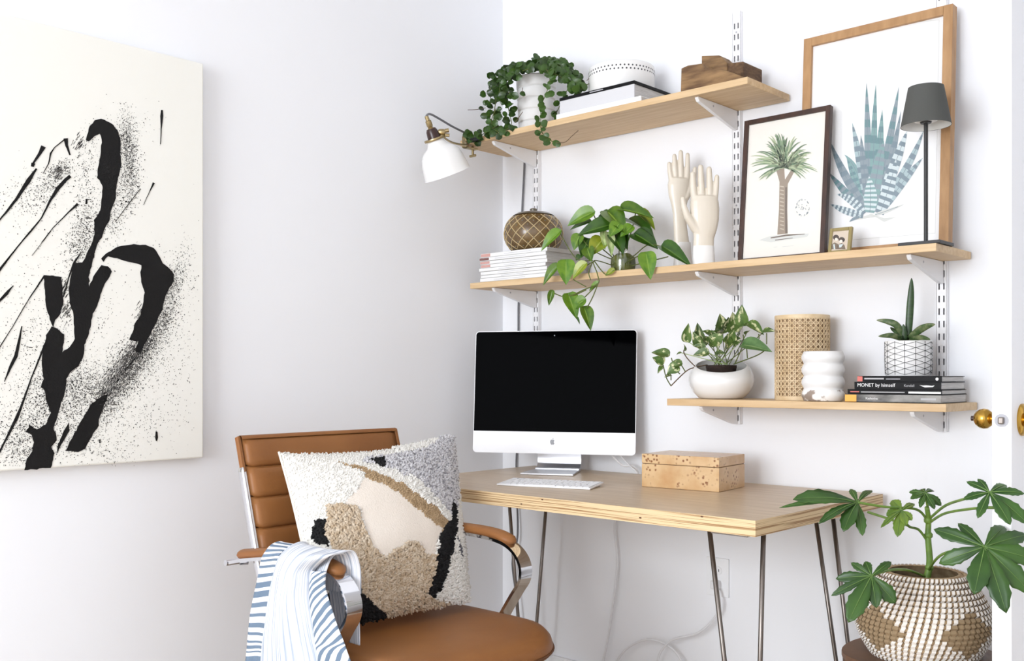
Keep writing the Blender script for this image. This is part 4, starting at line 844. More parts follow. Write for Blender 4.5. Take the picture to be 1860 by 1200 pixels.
hand('cream porcelain hand in front, palm facing out, thumb to the left', DF, 0, [(490,1100),(490,932),106,97],
  [(490,1000,95),(490,930,95),(492,860,94),(500,780,112),(502,700,128),(500,600,134),(498,530,130),(500,480,112)],
  [[(390,280,25,0),(394,380,29,0),(405,500,33,0),(430,620,36,0)],[(463,218,25,0),(465,330,30,0),(472,470,33,0),(480,600,36,0)],[(540,235,25,0),(544,350,30,0),(545,480,33,0),(535,600,36,0)],[(611,305,22,0),(605,400,26,0),(592,500,30,0),(570,620,36,0)],[(300,505,22,-.012),(312,580,28,-.012),(345,670,36,-.008),(410,760,48,0),(460,820,46,0)]])
hand('cream porcelain hand behind, taller and half hidden by the front hand', DB, 0, [(302,1100),(300,900),88,74],
  [(300,1000,72),(290,900,70),(278,760,62),(270,640,60),(268,560,72),(265,470,94),(265,380,102),(268,320,92)],
  [[(178,188,20,0),(184,260,23,0),(200,340,27,0),(225,430,30,0)],[(225,115,20,0),(230,210,25,0),(240,310,28,0),(250,420,32,0)],[(283,82,21,0),(285,190,25,0),(285,300,28,0),(280,420,32,0)],[(345,106,20,0),(345,200,24,0),(338,310,28,0),(315,430,32,0)],[(412,232,20,0),(402,300,24,0),(375,400,30,0),(325,500,36,0)]])
# ---- framed prints
M['pane'] = bpy.data.materials.new('picture_glass'); m_ = M['pane']; m_.use_nodes = True; N = m_.node_tree.nodes; L = m_.node_tree.links; N.remove(N['Principled BSDF'])
tr = N.new('ShaderNodeBsdfTransparent'); gl = N.new('ShaderNodeBsdfGlossy'); gl.inputs['Roughness'].default_value = .05; mxs = N.new('ShaderNodeMixShader'); mxs.inputs[0].default_value = .035; L.new(tr.outputs[0], mxs.inputs[1]); L.new(gl.outputs[0], mxs.inputs[2]); L.new(mxs.outputs[0], N['Material Output'].inputs[0])
def frame(name, x0, x1, yb, yt, zt, wdt, thk, m, paper, label, cat, rec=.006, glass=True):
    o = V((x0, yb, ZM+.0008)); uu = V((1, 0, 0)); vv = (V((0, yt-yb, zt-o.z))).normalized(); H = V((0, yt-yb, zt-o.z)).length; nn = vv.cross(uu) if vv.cross(uu).y < 0 else uu.cross(vv); Wd = x1-x0
    o = o+V((0, 0, max(0, -(-nn*thk).z)))
    t = thing(name, (x0+Wd/2, yb+thk/2, ZM), label, cat)
    back = -nn*thk
    for a, b, c, d in ((0, 0, wdt, H), (Wd-wdt, 0, wdt, H), (wdt, 0, Wd-2*wdt, wdt), (wdt, H-wdt, Wd-2*wdt, wdt)):
        MB().fbox(o+uu*a+vv*b, uu*c, vv*d, back).build('frame_rail', m, t, bevel=.0012)
    pp = MB().fbox(o+uu*wdt*.95+vv*wdt*.95-nn*rec, uu*(Wd-1.9*wdt), vv*(H-1.9*wdt), -nn*.003).build('print', paper, t)
    if glass: MB().fbox(o+uu*wdt*.97+vv*wdt*.97-nn*(rec-.0025), uu*(Wd-1.94*wdt), vv*(H-1.94*wdt), -nn*.0012).build('glass_pane', M['pane'], t)
    p0 = o-nn*rec
    def pj(px, py, off=.0003):
        r = ray(px, py); return CAM+r*((p0-CAM).dot(nn)/r.dot(nn))+nn*off
    return t, pp, pj, nn
def ink(name, m, pp, pj, polys, off=.0003):
    mb = MB()
    for i, P in enumerate(polys):
        Q = [pj(x, y, off) for x, y in P]
        if len(Q) == 4: mb.add(Q, [(0,1,2,3)])
        else:
            tri = tessellate_polygon([Q]); mb.add(Q, tri)
    return mb.build(name, m, pp, fix=False)
def blade(P, w):                                          # tapered strip from a 2D path -> list of quads
    L_, R_ = [], []; n = len(P)
    for i, (x, y) in enumerate(P):
        a, b = P[max(i-1, 0)], P[min(i+1, n-1)]; tx, ty = b[0]-a[0], b[1]-a[1]; l = math.hypot(tx, ty) or 1
        L_.append((x-ty/l*w[i]/2, y+tx/l*w[i]/2)); R_.append((x+ty/l*w[i]/2, y-tx/l*w[i]/2))
    return [[L_[i], L_[i+1], R_[i+1], R_[i]] for i in range(n-1)]
def bez(a, b, c, n=8): return [((1-t)**2*a[0]+2*t*(1-t)*b[0]+t*t*c[0], (1-t)**2*a[1]+2*t*(1-t)*b[1]+t*t*c[1]) for t in [i/n for i in range(n+1)]]
# large agave print
lx0 = at(1455, 200, y=-.074).x; lx1 = at(1731, 8, y=-.058).x; lzt = at(1731, 7, y=-.058).z
fr_, pp, pj, nn = frame('framed_print', lx0, lx1, -.092, -.058, lzt, .0235, .030, M['oak'], M['paper'], 'large oak framed print of a blue-green agave on the middle shelf', 'picture', rec=.010)
ag = lambda x, y: (1430+x/2.5, y/2.5)
IK = {k: mat('ink_'+k, c, .85) for k, c in dict(teal=(124,158,158), tealdk=(100,136,140), grey=(134,148,156), pale=(164,184,188), white=(200,212,214), dark=(116,134,144), green=(128,150,118), greendk=(96,122,92), greenlt=(168,182,146), bark=(150,136,120), barklt=(190,178,160), barkdk=(110,98,86), wash=(206,208,204), sepia=(120,104,86)).items()}
AL = [((375,940),(365,640),(360,372),34,'grey','tealdk'),((390,940),(390,640),(403,380),32,'teal','tealdk'),((400,940),(470,640),(507,392),36,'grey','tealdk'),((395,930),(420,700),(432,497),40,'teal','tealdk'),((410,940),(480,730),(517,502),34,'grey','dark'),((360,950),(330,760),(260,702),36,'teal','teal'),((350,940),(310,820),(270,715),34,'teal','tealdk'),
  ((360,950),(250,800),(195,640),40,'grey','dark'),((345,960),(250,860),(188,782),36,'tealdk','grey'),((370,940),(330,720),(295,556),40,'pale','dark'),((372,940),(345,760),(335,612),34,'grey','dark'),((420,950),(560,760),(620,592),36,'pale','dark'),((430,960),(540,800),(617,716),36,'pale','dark'),((410,960),(500,720),(545,592),50,'white','dark'),((385,960),(410,740),(440,640),56,'teal','grey'),
  ((420,970),(470,850),(495,722),56,'white','dark'),((350,970),(290,890),(225,882),38,'white','dark'),((345,980),(260,960),(195,926),34,'white','dark'),((375,965),(385,880),(372,800),60,'white','teal'),((400,975),(450,960),(535,926),16,'wash','wash'),((330,985),(300,990),(283,1008),14,'grey','grey')]
acc = {k: [] for k in IK}
for i, (a, b, c, w, m1, m2) in enumerate(AL):
    P = bez(ag(*a), ag(*b), ag(*c), 16); ws = [w/2.5*math.sin(PI*(.22+.78*j/16))**.9 if j < 16 else 0 for j in range(17)]; acc = {}
    for j, q in enumerate(blade(P, ws)): acc.setdefault(m1 if (j % 2 or m2 == m1) else m2, []).append(q)
    for k, qs in acc.items(): lab(ink('printed_leaf', IK[k], pp, pj, qs, .0002+.00006*i), 'striped agave leaf in the print')
    lw = blade(P, [.9]*17); ink('printed_line', IK['dark'], pp, pj, lw[:13], .00025+.00006*i)
ink('printed_wash', IK['wash'], pp, pj, [[ag(300,1000),ag(380,970),ag(440,990),ag(495,985),ag(440,1008),ag(400,985)]], .00015)
# plate mark line round the large print
mb = [];
for a, b in (((140,150),(690,90)), ((690,90),(672,1060)), ((300,1088),(672,1058))): mb += blade([ag(*a), ag(*b)], [.7, .7])
ink('plate_mark', IK['wash'], pp, pj, mb)
# palm print
qx0 = at(1343, 400, y=-.125).x; qx1 = at(1500, 400, y=-.125).x; qzt = at(1508, 191, y=-.098).z
fr_, pp, pj, nn = frame('framed_print', qx0, qx1, -.136, -.098, qzt, .0135, .018, M['walnut'], M['paperwarm'], 'dark wood framed print of a dragon tree beside the porcelain hands', 'picture', rec=.006)
crown = {'green': [], 'greendk': [], 'greenlt': []}; random.seed(3)
for i in range(90):
    a = math.radians(random.uniform(-30, 210)); ln = random.uniform(34, 62)*(1.0 if math.sin(a) > -.1 else .75); o_ = (1424+random.uniform(-6, 8), 303); 
    tp_ = (o_[0]+math.cos(a)*ln, o_[1]-math.sin(a)*ln*1.12-0); md = (o_[0]+math.cos(a)*ln*.55, o_[1]-math.sin(a)*ln*.75-8); tp_ = (tp_[0], tp_[1]+5)
    crown[random.choice(('green', 'green', 'greendk', 'greenlt'))] += blade(bez(o_, md, tp_, 7), [2.2, 2.6, 3, 3, 2.8, 2.3, 1.6, .3])
for i in range(14):
    a = math.radians(random.uniform(-20, 110)); o_ = (1446, 306); ln = random.uniform(22, 38); crown[random.choice(('greenlt', 'green'))] += blade(bez(o_, (o_[0]+math.cos(a)*ln*.5, o_[1]-math.sin(a)*ln*.6-5), (o_[0]+math.cos(a)*ln, o_[1]-math.sin(a)*ln+4), 6), [1.5, 2, 2.4, 2.2, 1.8, 1.2, .3])
ink('printed_wash', IK['wash'], pp, pj, [[(1378,436),(1400,428),(1440,425),(1470,424),(1466,430),(1440,434),(1400,440)]], .0002)
ink('printed_trunk', IK['bark'], pp, pj, [[(1407,299),(1424,297),(1426,326),(1441,302),(1447,304),(1431,334),(1430,380),(1431,424),(1412,426),(1415,380),(1416,330)]], .0004)
ink('printed_rings', IK['barklt'], pp, pj, sum([blade([(1417, y), (1424, y+1.5)], [2, 2]) for y in range(338, 420, 7)], []), .0006)
ink('printed_shade', IK['barkdk'], pp, pj, blade([(1428,340),(1428,380),(1428.5,424)], [3, 4, 4])+blade([(1400,432),(1430,427),(1462,425)], [2, 3, 1])+blade([(1408,436),(1440,432)], [1.5, 1]), .0006)
for k, qs in crown.items(): lab(ink('printed_fronds', IK[k], pp, pj, qs, .0005+.0001*len(k)), 'printed tree crown')
sd_ = []
for i in range(60):
    a = random.uniform(0, 6.28); r = 12*random.choice((1, 1, .9, random.random())); x, y = 1458+r*math.cos(a), 377+r*1.25*math.sin(a); sd_ += blade([(x, y), (x+2*math.cos(a+1.4), y+2*math.sin(a+1.4))], [1.1, 1.1])
ink('printed_seed', IK['grey'], pp, pj, sd_, .0004)
ink('printed_caption', IK['wash'], pp, pj, blade([(1405,449),(1412,448)], [1, 1])+blade([(1421,448),(1442,446)], [1, 1]), .0004)
random.seed(21)
# small portrait in an old gold frame
sx0 = at(1504.5, 430, y=-.175).x; sx1 = at(1545, 430, y=-.175).x; szt = at(1545, 412.5, y=-.165).z
fr_, pp, pj, nn = frame('small_portrait', sx0, sx1, -.18, -.166, szt, .0085, .010, M['goldframe'], mat('old_photo', (206, 190, 172), .6), 'tiny old gold framed photo of two people beside the dark framed print', 'picture', rec=.003)
sq = lambda x, y: (1490+x/20, 400+y/20)
ell = lambda cx, cy, rx, ry, n=14: [sq(cx+rx*math.cos(2*PI*i/n), cy+ry*math.sin(2*PI*i/n)) for i in range(n)]
ink('photo_figures', IK['sepia'], pp, pj, [[sq(380,1050),sq(400,880),sq(520,800),sq(640,860),sq(660,1050)], [sq(560,1050),sq(650,880),sq(780,820),sq(880,900),sq(920,1050)]], .0003)
ink('photo_clothes', IK['white'], pp, pj, [[sq(470,880),sq(520,860),sq(550,1050),sq(490,1050)], [sq(680,880),sq(840,860),sq(760,980),sq(690,990)]], .0005)
ink('photo_hair', mat('ink_hair', (62, 48, 38), .8), pp, pj, [ell(575,625,110,100), ell(780,705,115,95)], .0006)
ink('photo_faces', mat('ink_face', (236, 222, 210), .8), pp, pj, [ell(585,690,55,55), ell(755,765,60,60)], .0008)
# ---- black table lamp
lc = V((1.570, -.186, ZM)); tlp = thing('table_lamp', lc, 'slim black table lamp with a charcoal cone shade on the middle shelf end', 'lamp')
MB().box(lc.x-.05, lc.x+.05, lc.y-.046, lc.y+.046, ZM+.0004, ZM+.0085).build('base', M['charcoal'], tlp, bevel=.0015)
sb = at(1681, 232, y=lc.y).z+.004; stp = at(1681, 157, y=lc.y).z-.002; dd = depth(lc)/FPX
MB().tube([lc+UP*.008, V((lc.x, lc.y, sb+.02))], .0048, 14).build('stem', M['charcoal'], tlp, smooth=40)
MB().lathe([(43.5*dd, sb-ZM), (30.5*dd, stp-ZM), (30*dd, stp-ZM), (43*dd, sb-ZM)], lc, 48).build('lamp_shade', M['shadecloth'], tlp, smooth=50)
MB().lathe([(42.8*dd, sb-ZM+.0005), (29.9*dd, stp-ZM-.0005)], lc, 48).build('shade_lining', M['shadein'], tlp, smooth=True)
MB().lathe([(29.9*dd, stp-ZM-.002), (0, stp-ZM-.002)], lc, 32).build('shade_top', M['shadecloth'], tlp, smooth=True)
MB().lathe([(.0, .0), (.012, 0), (.014, .006), (.014, .02), (0, .022)], V((lc.x, lc.y, sb+.006)), 24).build('light_head', M['charcoal'], tlp, smooth=40)
MB().lathe([(.043*.62, sb-ZM+.012), (.014, sb-ZM+.010)], lc, 32).build('diffuser', M['shadein'], tlp, smooth=True)
# ================================================================== LOW SHELF
# ---- white bowl planter
bc_ = V((*at(1310, 722, y=-.122).xy, ZL)); br2 = 58.5*depth(bc_)/FPX
pl = thing('bowl_planter', bc_, 'variegated pothos in a glossy white bowl on the lowest shelf', 'potted plant')
prf = [(0, 0), (br2*.62, 0), (br2*.70, .003), (br2*.86, .018), (br2*.97, .037), (br2, .052), (br2*.97, .070), (br2*.88, .087), (br2*.80, .094), (br2*.77, .094), (br2*.84, .085), (br2*.92, .068), (br2*.95, .052), (br2*.80, .02), (0, .008)]
mb = MB(); mb.lathe(prf, bc_+UP*.0004, 56)
fdir = V((CAM.x-bc_.x, CAM.y-bc_.y, 0)).normalized()
for p in mb.v:
    q = p-bc_; t = max(0, (q.z-.045)/.049); p.z -= t*.026*(q.dot(fdir)/br2)
mb.build('bowl', M['ceram'], pl, smooth=60)
MB().lathe([(0, .010), (.032, .010), (.0425, .086), (.0435, .088), (.0435, .095), (.041, .095), (.040, .088), (0, .088)], bc_+fdir*.006, 28).build('nursery_pot', M['soil'], pl, smooth=40)
M['varieg'] = leafmat('variegated_leaf', (84, 108, 52), (58, 84, 38), .35, rnd=.3, varieg=(204, 204, 160)); M['vplain'] = leafmat('plain_leaf', (90, 122, 70), (66, 98, 50), .35, vein=(124, 148, 98), rnd=.15)
vm = leafmesh('variegated_leaf', heart, M['varieg'], .15, .14, 8, 6); vp = leafmesh('plain_leaf', heart, M['vplain'], .15, .14, 8, 6)
vc = lambda cx, cy, yy: at(1160+cx/4, 490+cy/4, y=yy)
VL = [(215,620,92,588,75,-.17),(178,675,103,630,70,-.18),(310,682,212,690,70,-.19),(285,700,203,748,80,-.2),(172,700,138,748,30,-.18),(235,765,188,775,32,-.19),(350,515,358,393,62,-.15),(440,535,430,388,72,-.14),(440,545,395,450,60,-.15),(600,455,600,322,105,-.12),(690,445,690,312,100,-.12),(760,395,743,257,90,-.12),(595,525,507,478,90,-.15),(660,530,690,440,80,-.15),(735,460,760,385,70,-.13),(798,392,908,455,72,-.13),(905,455,982,434,52,-.14),
  (765,545,958,572,98,-.16),(505,600,393,612,64,-.17),(480,562,393,545,42,-.16),(560,545,535,438,80,-.14),(640,565,655,468,70,-.16),(780,468,808,430,32,-.13),(330,582,336,533,26,-.16),(312,603,275,610,20,-.16),(560,612,625,600,46,-.17),(525,470,468,438,46,-.13),(690,520,735,490,50,-.14),(610,420,560,400,70,-.11),(640,430,655,350,70,-.11),(700,560,740,510,50,-.15),(560,480,600,420,80,-.13),(500,530,450,480,60,-.13)]
for i, (a, b, c, d, w, yy) in enumerate(VL):
    p = vc(a, b, yy); put_leaf(vp if i == 17 else vm, pl, p, vc(c, d, yy-.02), 1.28*w/4*depth(p)/FPX)
ctr = lambda: (600+random.uniform(-60, 60), 690, -.122)
SS = [[(500,690,-.13),(400,710,-.17),(340,740,-.19),(235,842,-.2)],[(410,700,-.17),(360,650,-.165),(330,605,-.16),(330,580,-.16)],[(235,842,-.2),(200,780,-.19),(178,690,-.18)],[(235,800,-.2),(235,765,-.19)],[(300,755,-.195),(260,720,-.19)],[(340,740,-.19),(310,690,-.19)],[(238,640,-.17),(255,700,-.18)],[(690,685,-.13),(850,625,-.15),(910,590,-.16)],[(875,500,-.14),(873,465,-.135)],[(930,540,-.15),(930,460,-.14)],[(760,470,-.13),(760,540,-.13),(700,680,-.125)],[(790,640,-.14),(785,570,-.15)]]
for s_ in SS: MB().tube(smoothpath([vc(*q) for q in s_], 5), .0016, 6).build('stem', M['stem'] if len(s_) != 4 else M['twig'], pl, smooth=True)
for i, q in enumerate(VL[6:]):
    if i % 2 == 0 or i < 8: a = ctr(); MB().tube(smoothpath([vc(*a), vc((a[0]+q[0])/2+random.uniform(-15, 15), (a[1]+q[1])/2, (a[2]+q[5])/2), vc(q[0], q[1], q[5])], 5), .0013, 5).build('stem', M['stem'] if i % 3 else M['pothospale'], pl, smooth=True)
# ---- cane cylinder
cc = V((*at(1457, 724, y=-.084).xy, ZL+.0004)); cr_ = 47.5*depth(cc)/FPX; chh = at(1457, 571, y=-.155).z-ZL
cy = thing('cane_cylinder', cc, 'tall woven cane cylinder behind the white ribbed vase', 'vase')
M['cane'] = mat('cane', (224, 202, 166), .55, var=(208, 182, 142), vscale=30); M['canedk'] = mat('cane_liner', (166, 140, 108), .8)
MB().lathe([(0, .001), (cr_-.004, .001), (cr_-.004, chh-.002), (cr_-.006, chh-.002), (cr_-.006, .004), (0, .004)], cc, 48).build('liner', M['canedk'], cy, smooth=40)
for z in (.004, chh-.004): MB().lathe([(cr_-.003, z-.005), (cr_+.0012, z-.005), (cr_+.0018, z), (cr_+.0012, z+.005), (cr_-.003, z+.005)], cc, 48).build('rim_band', M['cane'], cy, smooth=40)
wv_ = MB(); NC = 32; nr = 15; cp_ = lambda a, z, o=0: cc+V(((cr_+o)*math.cos(a), (cr_+o)*math.sin(a), z)); st = 2*PI/NC; pz = (chh-.016)/nr
for i in range(NC):
    for dlt in (-.17, .17):
        a = (i+dlt)*st; wv_.ribbon([cp_(a, .006), cp_(a, chh/2), cp_(a, chh-.006)], .0017, .0008, V((-math.sin(a), math.cos(a), 0)))
for j in range(nr+1):
    for dlt in (-.17, .17):
        z = .008+(j+dlt)*pz
        if .006 < z < chh-.006: wv_.tube([cp_(2*PI*i/64, z, .0004) for i in range(64)], .0009, 4, closed=True)
for sgn in (-1, 1):
    for i in range(NC):
        pts = [cp_((i+.5)*st+sgn*st*t*nr/30, .008+pz*nr*t/30, .0008) for t in range(31)]
        wv_.tube(pts, .0010, 4, cap=False)
stuff(lab(wv_.build('cane_weave', M['cane'], cy, smooth=False, fix=False), 'open octagonal cane weave'))
# ---- ribbed vase
vv = V((*at(1495, 728, y=-.164).xy, ZL+.0004)); vr = 38*depth(vv)/FPX; vh = at(1495, 638, y=-.17).z-ZL
M['marble'] = mat('marbled_white', (240, 238, 235), .5, var=(150, 134, 122), vscale=30, detail=8, ramp=(.45, .52))
vs_ = thing('ribbed_vase', vv, 'white vase of stacked rounded rings in front of the cane cylinder', 'vase')
pf = [(0, 0)]; nt_ = 4
for i in range(nt_*10+1):
    t = i/(nt_*10); z = t*vh; b = .5-.5*math.cos(2*PI*t*nt_); pf.append((vr*(.885+.115*b**.6), z))
MB().lathe([(0, 0)]+[p for p in pf[1:11]], vv, 48).build('marbled_foot', M['marble'], vs_, smooth=True)
MB().lathe(pf[10:]+[(vr*.80, vh), (vr*.78, vh-.004), (vr*.74, vh*.3), (0, vh*.3)], vv, 48).build('body', M['matte'], vs_, smooth=True)
# ---- book stack
BK = [(1535, .0205, 'bottom'), (1539, .0115, 'third'), (1552, .0185, 'second'), (1557, .0145, 'top')]; zz = ZL; bx1 = at(1711, 733, y=-.206).x
M['orange'] = mat('spine_orange', (232, 170, 74), .5); M['redlab'] = mat('spine_red', (206, 110, 100), .5); M['photo'] = mat('spine_photo', (150, 148, 144), .5, var=(44, 42, 42), vscale=9, stretch=(1.5, 1, 3), detail=6); M['print'] = mat('spine_print_white', (235, 235, 235), .6); M['printgrey'] = mat('spine_print_grey', (176, 176, 178), .6)
BL_ = {'bottom': 'bottom book of the lowest shelf stack, with an orange spine end', 'third': 'thin black book with a white spine line, just above the orange-ended book', 'second': 'black book with white serif lettering on its spine', 'top': 'top book with a red spine end under the patterned pot'}
for i, (pxl, h, nm_) in enumerate(BK):
    a = at(pxl, 720, y=-.206).x; b = bx1-.002+.001*(i % 2); yf = -.206+.002*(i % 2)
    t = thing('book', ((a+b)/2, -.12, zz), BL_[nm_], 'book', 'books on the lowest shelf')
    MB().box(a, b, yf, -.032+.006*i*(-1), zz+.0003, zz+.0016).build('cover', M['ink'], t)
    MB().box(a, b, yf, -.032+.006*i*(-1), zz+h-.0015, zz+h-.0002).build('cover', M['ink'], t)
    MB().box(a, b, yf, yf+.0016, zz+.0014, zz+h-.0013).build('spine', M['ink'] if nm_ != 'bottom' else M['photo'], t)
    MB().box(a+.001, b-.0015, yf+.0014, -.036+.006*i*(-1), zz+.0016, zz+h-.0015).build('page_block', M['page'], t)
    yq = yf-.0003; L_ = b-a
    if nm_ == 'bottom':
        MB().box(a-.0003, a+L_*.125, yq-.0002, yq+.002, zz+.0012, zz+h-.002).build('spine_band', M['orange'], t)
        text('Katherine', 'spine_lettering', M['print'], t, (a+L_*.225, yq, zz+h*.34), (1, 0, 0), UP, .0078); MB().box(a+L_*.80, a+L_*.95, yq-.0001, yq+.0003, zz+h*.35, zz+h*.6).build('spine_print', M['printgrey'], t)
    if nm_ == 'third':
        MB().box(a+L_*.15, a+L_*.62, yq-.0001, yq+.0003, zz+h*.30, zz+h*.52).build('spine_print', M['printgrey'], t); MB().box(a+L_*.66, b-.002, yq-.0001, yq+.0003, zz+h*.22, zz+h*.60).build('spine_print', M['print'], t); MB().box(a+L_*.03, a+L_*.13, yq-.0001, yq+.0003, zz+h*.35, zz+h*.55).build('spine_print', M['redlab'], t)
    if nm_ == 'second':
        text('MONET by himself', 'spine_lettering', M['print'], t, (a+L_*.035, yq, zz+h*.36), (1, 0, 0), UP, .0122); text('Kendall', 'spine_lettering', M['printgrey'], t, (a+L_*.585, yq, zz+h*.38), (1, 0, 0), UP, .0085)
        MB().prism([(a+L_*u, yq, zz+h*v) for u, v in ((.76, .62), (.80, .55), (.84, .58), (.90, .52), (.93, .58), (.91, .36), (.82, .32))], (0, -.0002, 0)).build('spine_emblem', M['print'], t)
    if nm_ == 'top':
        MB().box(a-.0003, a+L_*.062, yq-.0002, yq+.002, zz+.0012, zz+h-.0012).build('spine_band', M['redlab'], t)
        MB().box(a+L_*.085, a+L_*.325, yq-.0001, yq+.0003, zz+h*.42, zz+h*.66).build('spine_print', M['printgrey'], t); MB().box(a+L_*.35, a+L_*.52, yq-.0001, yq+.0003, zz+h*.42, zz+h*.56).build('spine_print', M['slot'], t)
        MB().lathe([(0, 0), (.0036, 0), (.0036, .0002), (0, .0002)], (b-.011, yq, zz+h*.5), 16, axis=(0, -1, 0)).build('spine_emblem', M['print'], t)
    zz += h
# ---- snake plant in a patterned pot
sp0 = V((*at(1650, 687, y=-.115).xy, zz+.0003)); sr = 40.5*depth(sp0)/FPX; sh_ = at(1650, 618, y=-.17).z-sp0.z
sn = thing('snake_plant', sp0, 'small snake plant in a white pot with black triangle lines on the books', 'potted plant')
MB().lathe([(0, 0), (sr*.94, 0), (sr*.97, .003), (sr, sh_*.5), (sr, sh_), (sr*.95, sh_), (sr*.93, sh_-.01), (0, sh_-.01)], sp0, 48).build('pot', M['matte'], sn, smooth=35)
MB().lathe([(sr*.94, sh_-.008), (0, sh_-.005)], sp0, 24).build('soil', M['soil'], sn)
ln_ = MB(); ncol = 14; nrow = 4.5
cpp = lambda a, z: sp0+V(((sr*(.972+.028*min(1, z/(sh_*.5)))+.0003)*math.cos(a), (sr*(.972+.028*min(1, z/(sh_*.5)))+.0003)*math.sin(a), z))
for i in range(ncol):
    a0 = 2*PI*i/ncol; a1 = 2*PI*(i+1)/ncol; ln_.tube([cpp(a0, .003), cpp(a0, sh_*.5), cpp(a0, sh_-.001)], .0006, 4)
    n = 11; z = .004+(.004 if i % 2 else 0); up = i % 2
    for j in range(n):
        z0 = .003+(sh_-.006)*j/n; z1 = .003+(sh_-.006)*(j+1)/n
        p, q = (a0, a1) if (j+up) % 2 else (a1, a0)
        ln_.tube([cpp(lerp(p, q, t/4), lerp(z0, z1, t/4)) for t in range(5)], .0006, 4)
lab(ln_.build('pattern_lines', M['ink'], sn, smooth=True, fix=False), 'thin black triangle lines')
M['snake'] = mat('snake_leaf', (60, 84, 44), .4, var=(112, 122, 84), vscale=60, stretch=(1, 1, 1), detail=2, ramp=(.38, .58)); M['snakedk'] = mat('snake_leaf_dark', (48, 78, 34), .4, var=(30, 54, 24), vscale=50, stretch=(.2, .2, 2))
s7 = lambda cx, cy, yy: at(1480+cx/3.43, 480+cy/3.43, y=yy)
YS = sp0.y
def snake(P, w, m, name='leaf'):
    pts = smoothpath([s7(*q) for q in P], 5); k = len(pts); d = depth(sp0)/FPX/3.43
    rs = [w*d/2*max(.06, math.sin(PI*(.25+.75*i/(k-1)))**.7) for i in range(k)]
    fl_ = (CAM-sp0).normalized().cross((pts[-1]-pts[0]).normalized()); MB().tube(pts, rs, 10, flat=(fl_, .34)).build(name, m, sn, smooth=True)
snake([(580,480,YS),(592,300,YS),(600,170,YS),(603,85,YS)], 44, M['snakedk']); snake([(565,460,YS-.01),(510,380,YS-.03),(450,355,YS-.04),(385,347,YS-.05)], 42, M['snake']); snake([(560,470,YS-.01),(480,443,YS-.05),(395,448,YS-.075)], 36, M['snake'])
snake([(590,460,YS-.01),(650,410,YS-.02),(700,385,YS-.03),(750,372,YS-.035)], 46, M['snake']); snake([(590,470,YS-.01),(660,455,YS-.04),(720,468,YS-.06)], 34, M['snake']); snake([(560,460,YS),(500,415,YS+.01),(470,392,YS+.02)], 28, M['snakedk']); snake([(562,470,YS-.015),(555,420,YS-.018),(552,372,YS-.02)], 34, M['snakedk']); snake([(600,475,YS+.02),(560,450,YS),(535,470,YS-.05)], 34, M['snakedk'])

# ================================================================== FLOOR PLANT ON A STUMP
FX, FYY = 1.655, -.43; SZ = .458
stump = thing('stump_stool', (FX, FYY, 0), 'round brown wooden stump stool under the woven basket', 'stool')
M['bark'] = mat('stump_side', (112, 84, 60), .75, var=(70, 48, 34), vscale=10, stretch=(5, 5, .8), detail=8, bump=.5, bscale=90); M['endgrain'] = mat('stump_top', (118, 88, 66), .5, var=(88, 62, 46), vscale=9, detail=6)
def stumpr(a): return .160*(1+.035*math.sin(2*a+.5)+.02*math.sin(5*a+1))
mb = MB(); n = 48; zz_ = [(.0, 1.03), (.03, 1.0), (.2, .97), (.40, .985), (SZ-.012, 1.0)]
mb.add([(FX+stumpr(2*PI*j/n)*k*math.cos(2*PI*j/n), FYY+stumpr(2*PI*j/n)*k*math.sin(2*PI*j/n), z) for z, k in zz_ for j in range(n)], [(i*n+j, i*n+(j+1) % n, (i+1)*n+(j+1) % n, (i+1)*n+j) for i in range(len(zz_)-1) for j in range(n)]+[tuple(range(n-1, -1, -1))])
mb.build('trunk', M['bark'], stump, smooth=50)
mb = MB(); mb.prism([(FX+stumpr(2*PI*j/n)*1.012*math.cos(2*PI*j/n), FYY+stumpr(2*PI*j/n)*1.012*math.sin(2*PI*j/n), SZ-.012) for j in range(n)], (0, 0, .012)); mb.build('top', M['endgrain'], stump, bevel=.003)
bk0 = V((FX, FYY, SZ+.0006)); fp = thing('potted_fatsia', bk0, 'leafy green fatsia in a white and tan woven basket on the stump', 'potted plant')
BH = .178
def bprf(t):                                             # basket radius against height fraction
    return lerp(.104, .135, math.sin(min(1, t/.42)*PI/2)) if t < .42 else lerp(.135, .080, ((t-.42)/.58)**1.9)
M['coil'] = mat('seagrass', (176, 152, 118), .85, var=(140, 114, 82), vscale=60); M['stitchw'] = mat('stitch_white', (232, 226, 218), .85); M['stitcht'] = mat('stitch_tan', (150, 128, 98), .85)
nr = 17; NS = 62; cmb = MB(); sw, stt = MB(), MB()
MB().lathe([(0, .001), (.100, .001)]+[(bprf(i/12)-.004, BH*i/12) for i in range(13)]+[(bprf(1)-.008, BH)]+[(bprf(1-i/12)-.010, BH*(1-i/12)) for i in range(12)]+[(0, .006)], bk0, 48).build('basket_wall', M['coil'], fp, smooth=50)
vdir = math.atan2(CAM.y-FYY, CAM.x-FX)
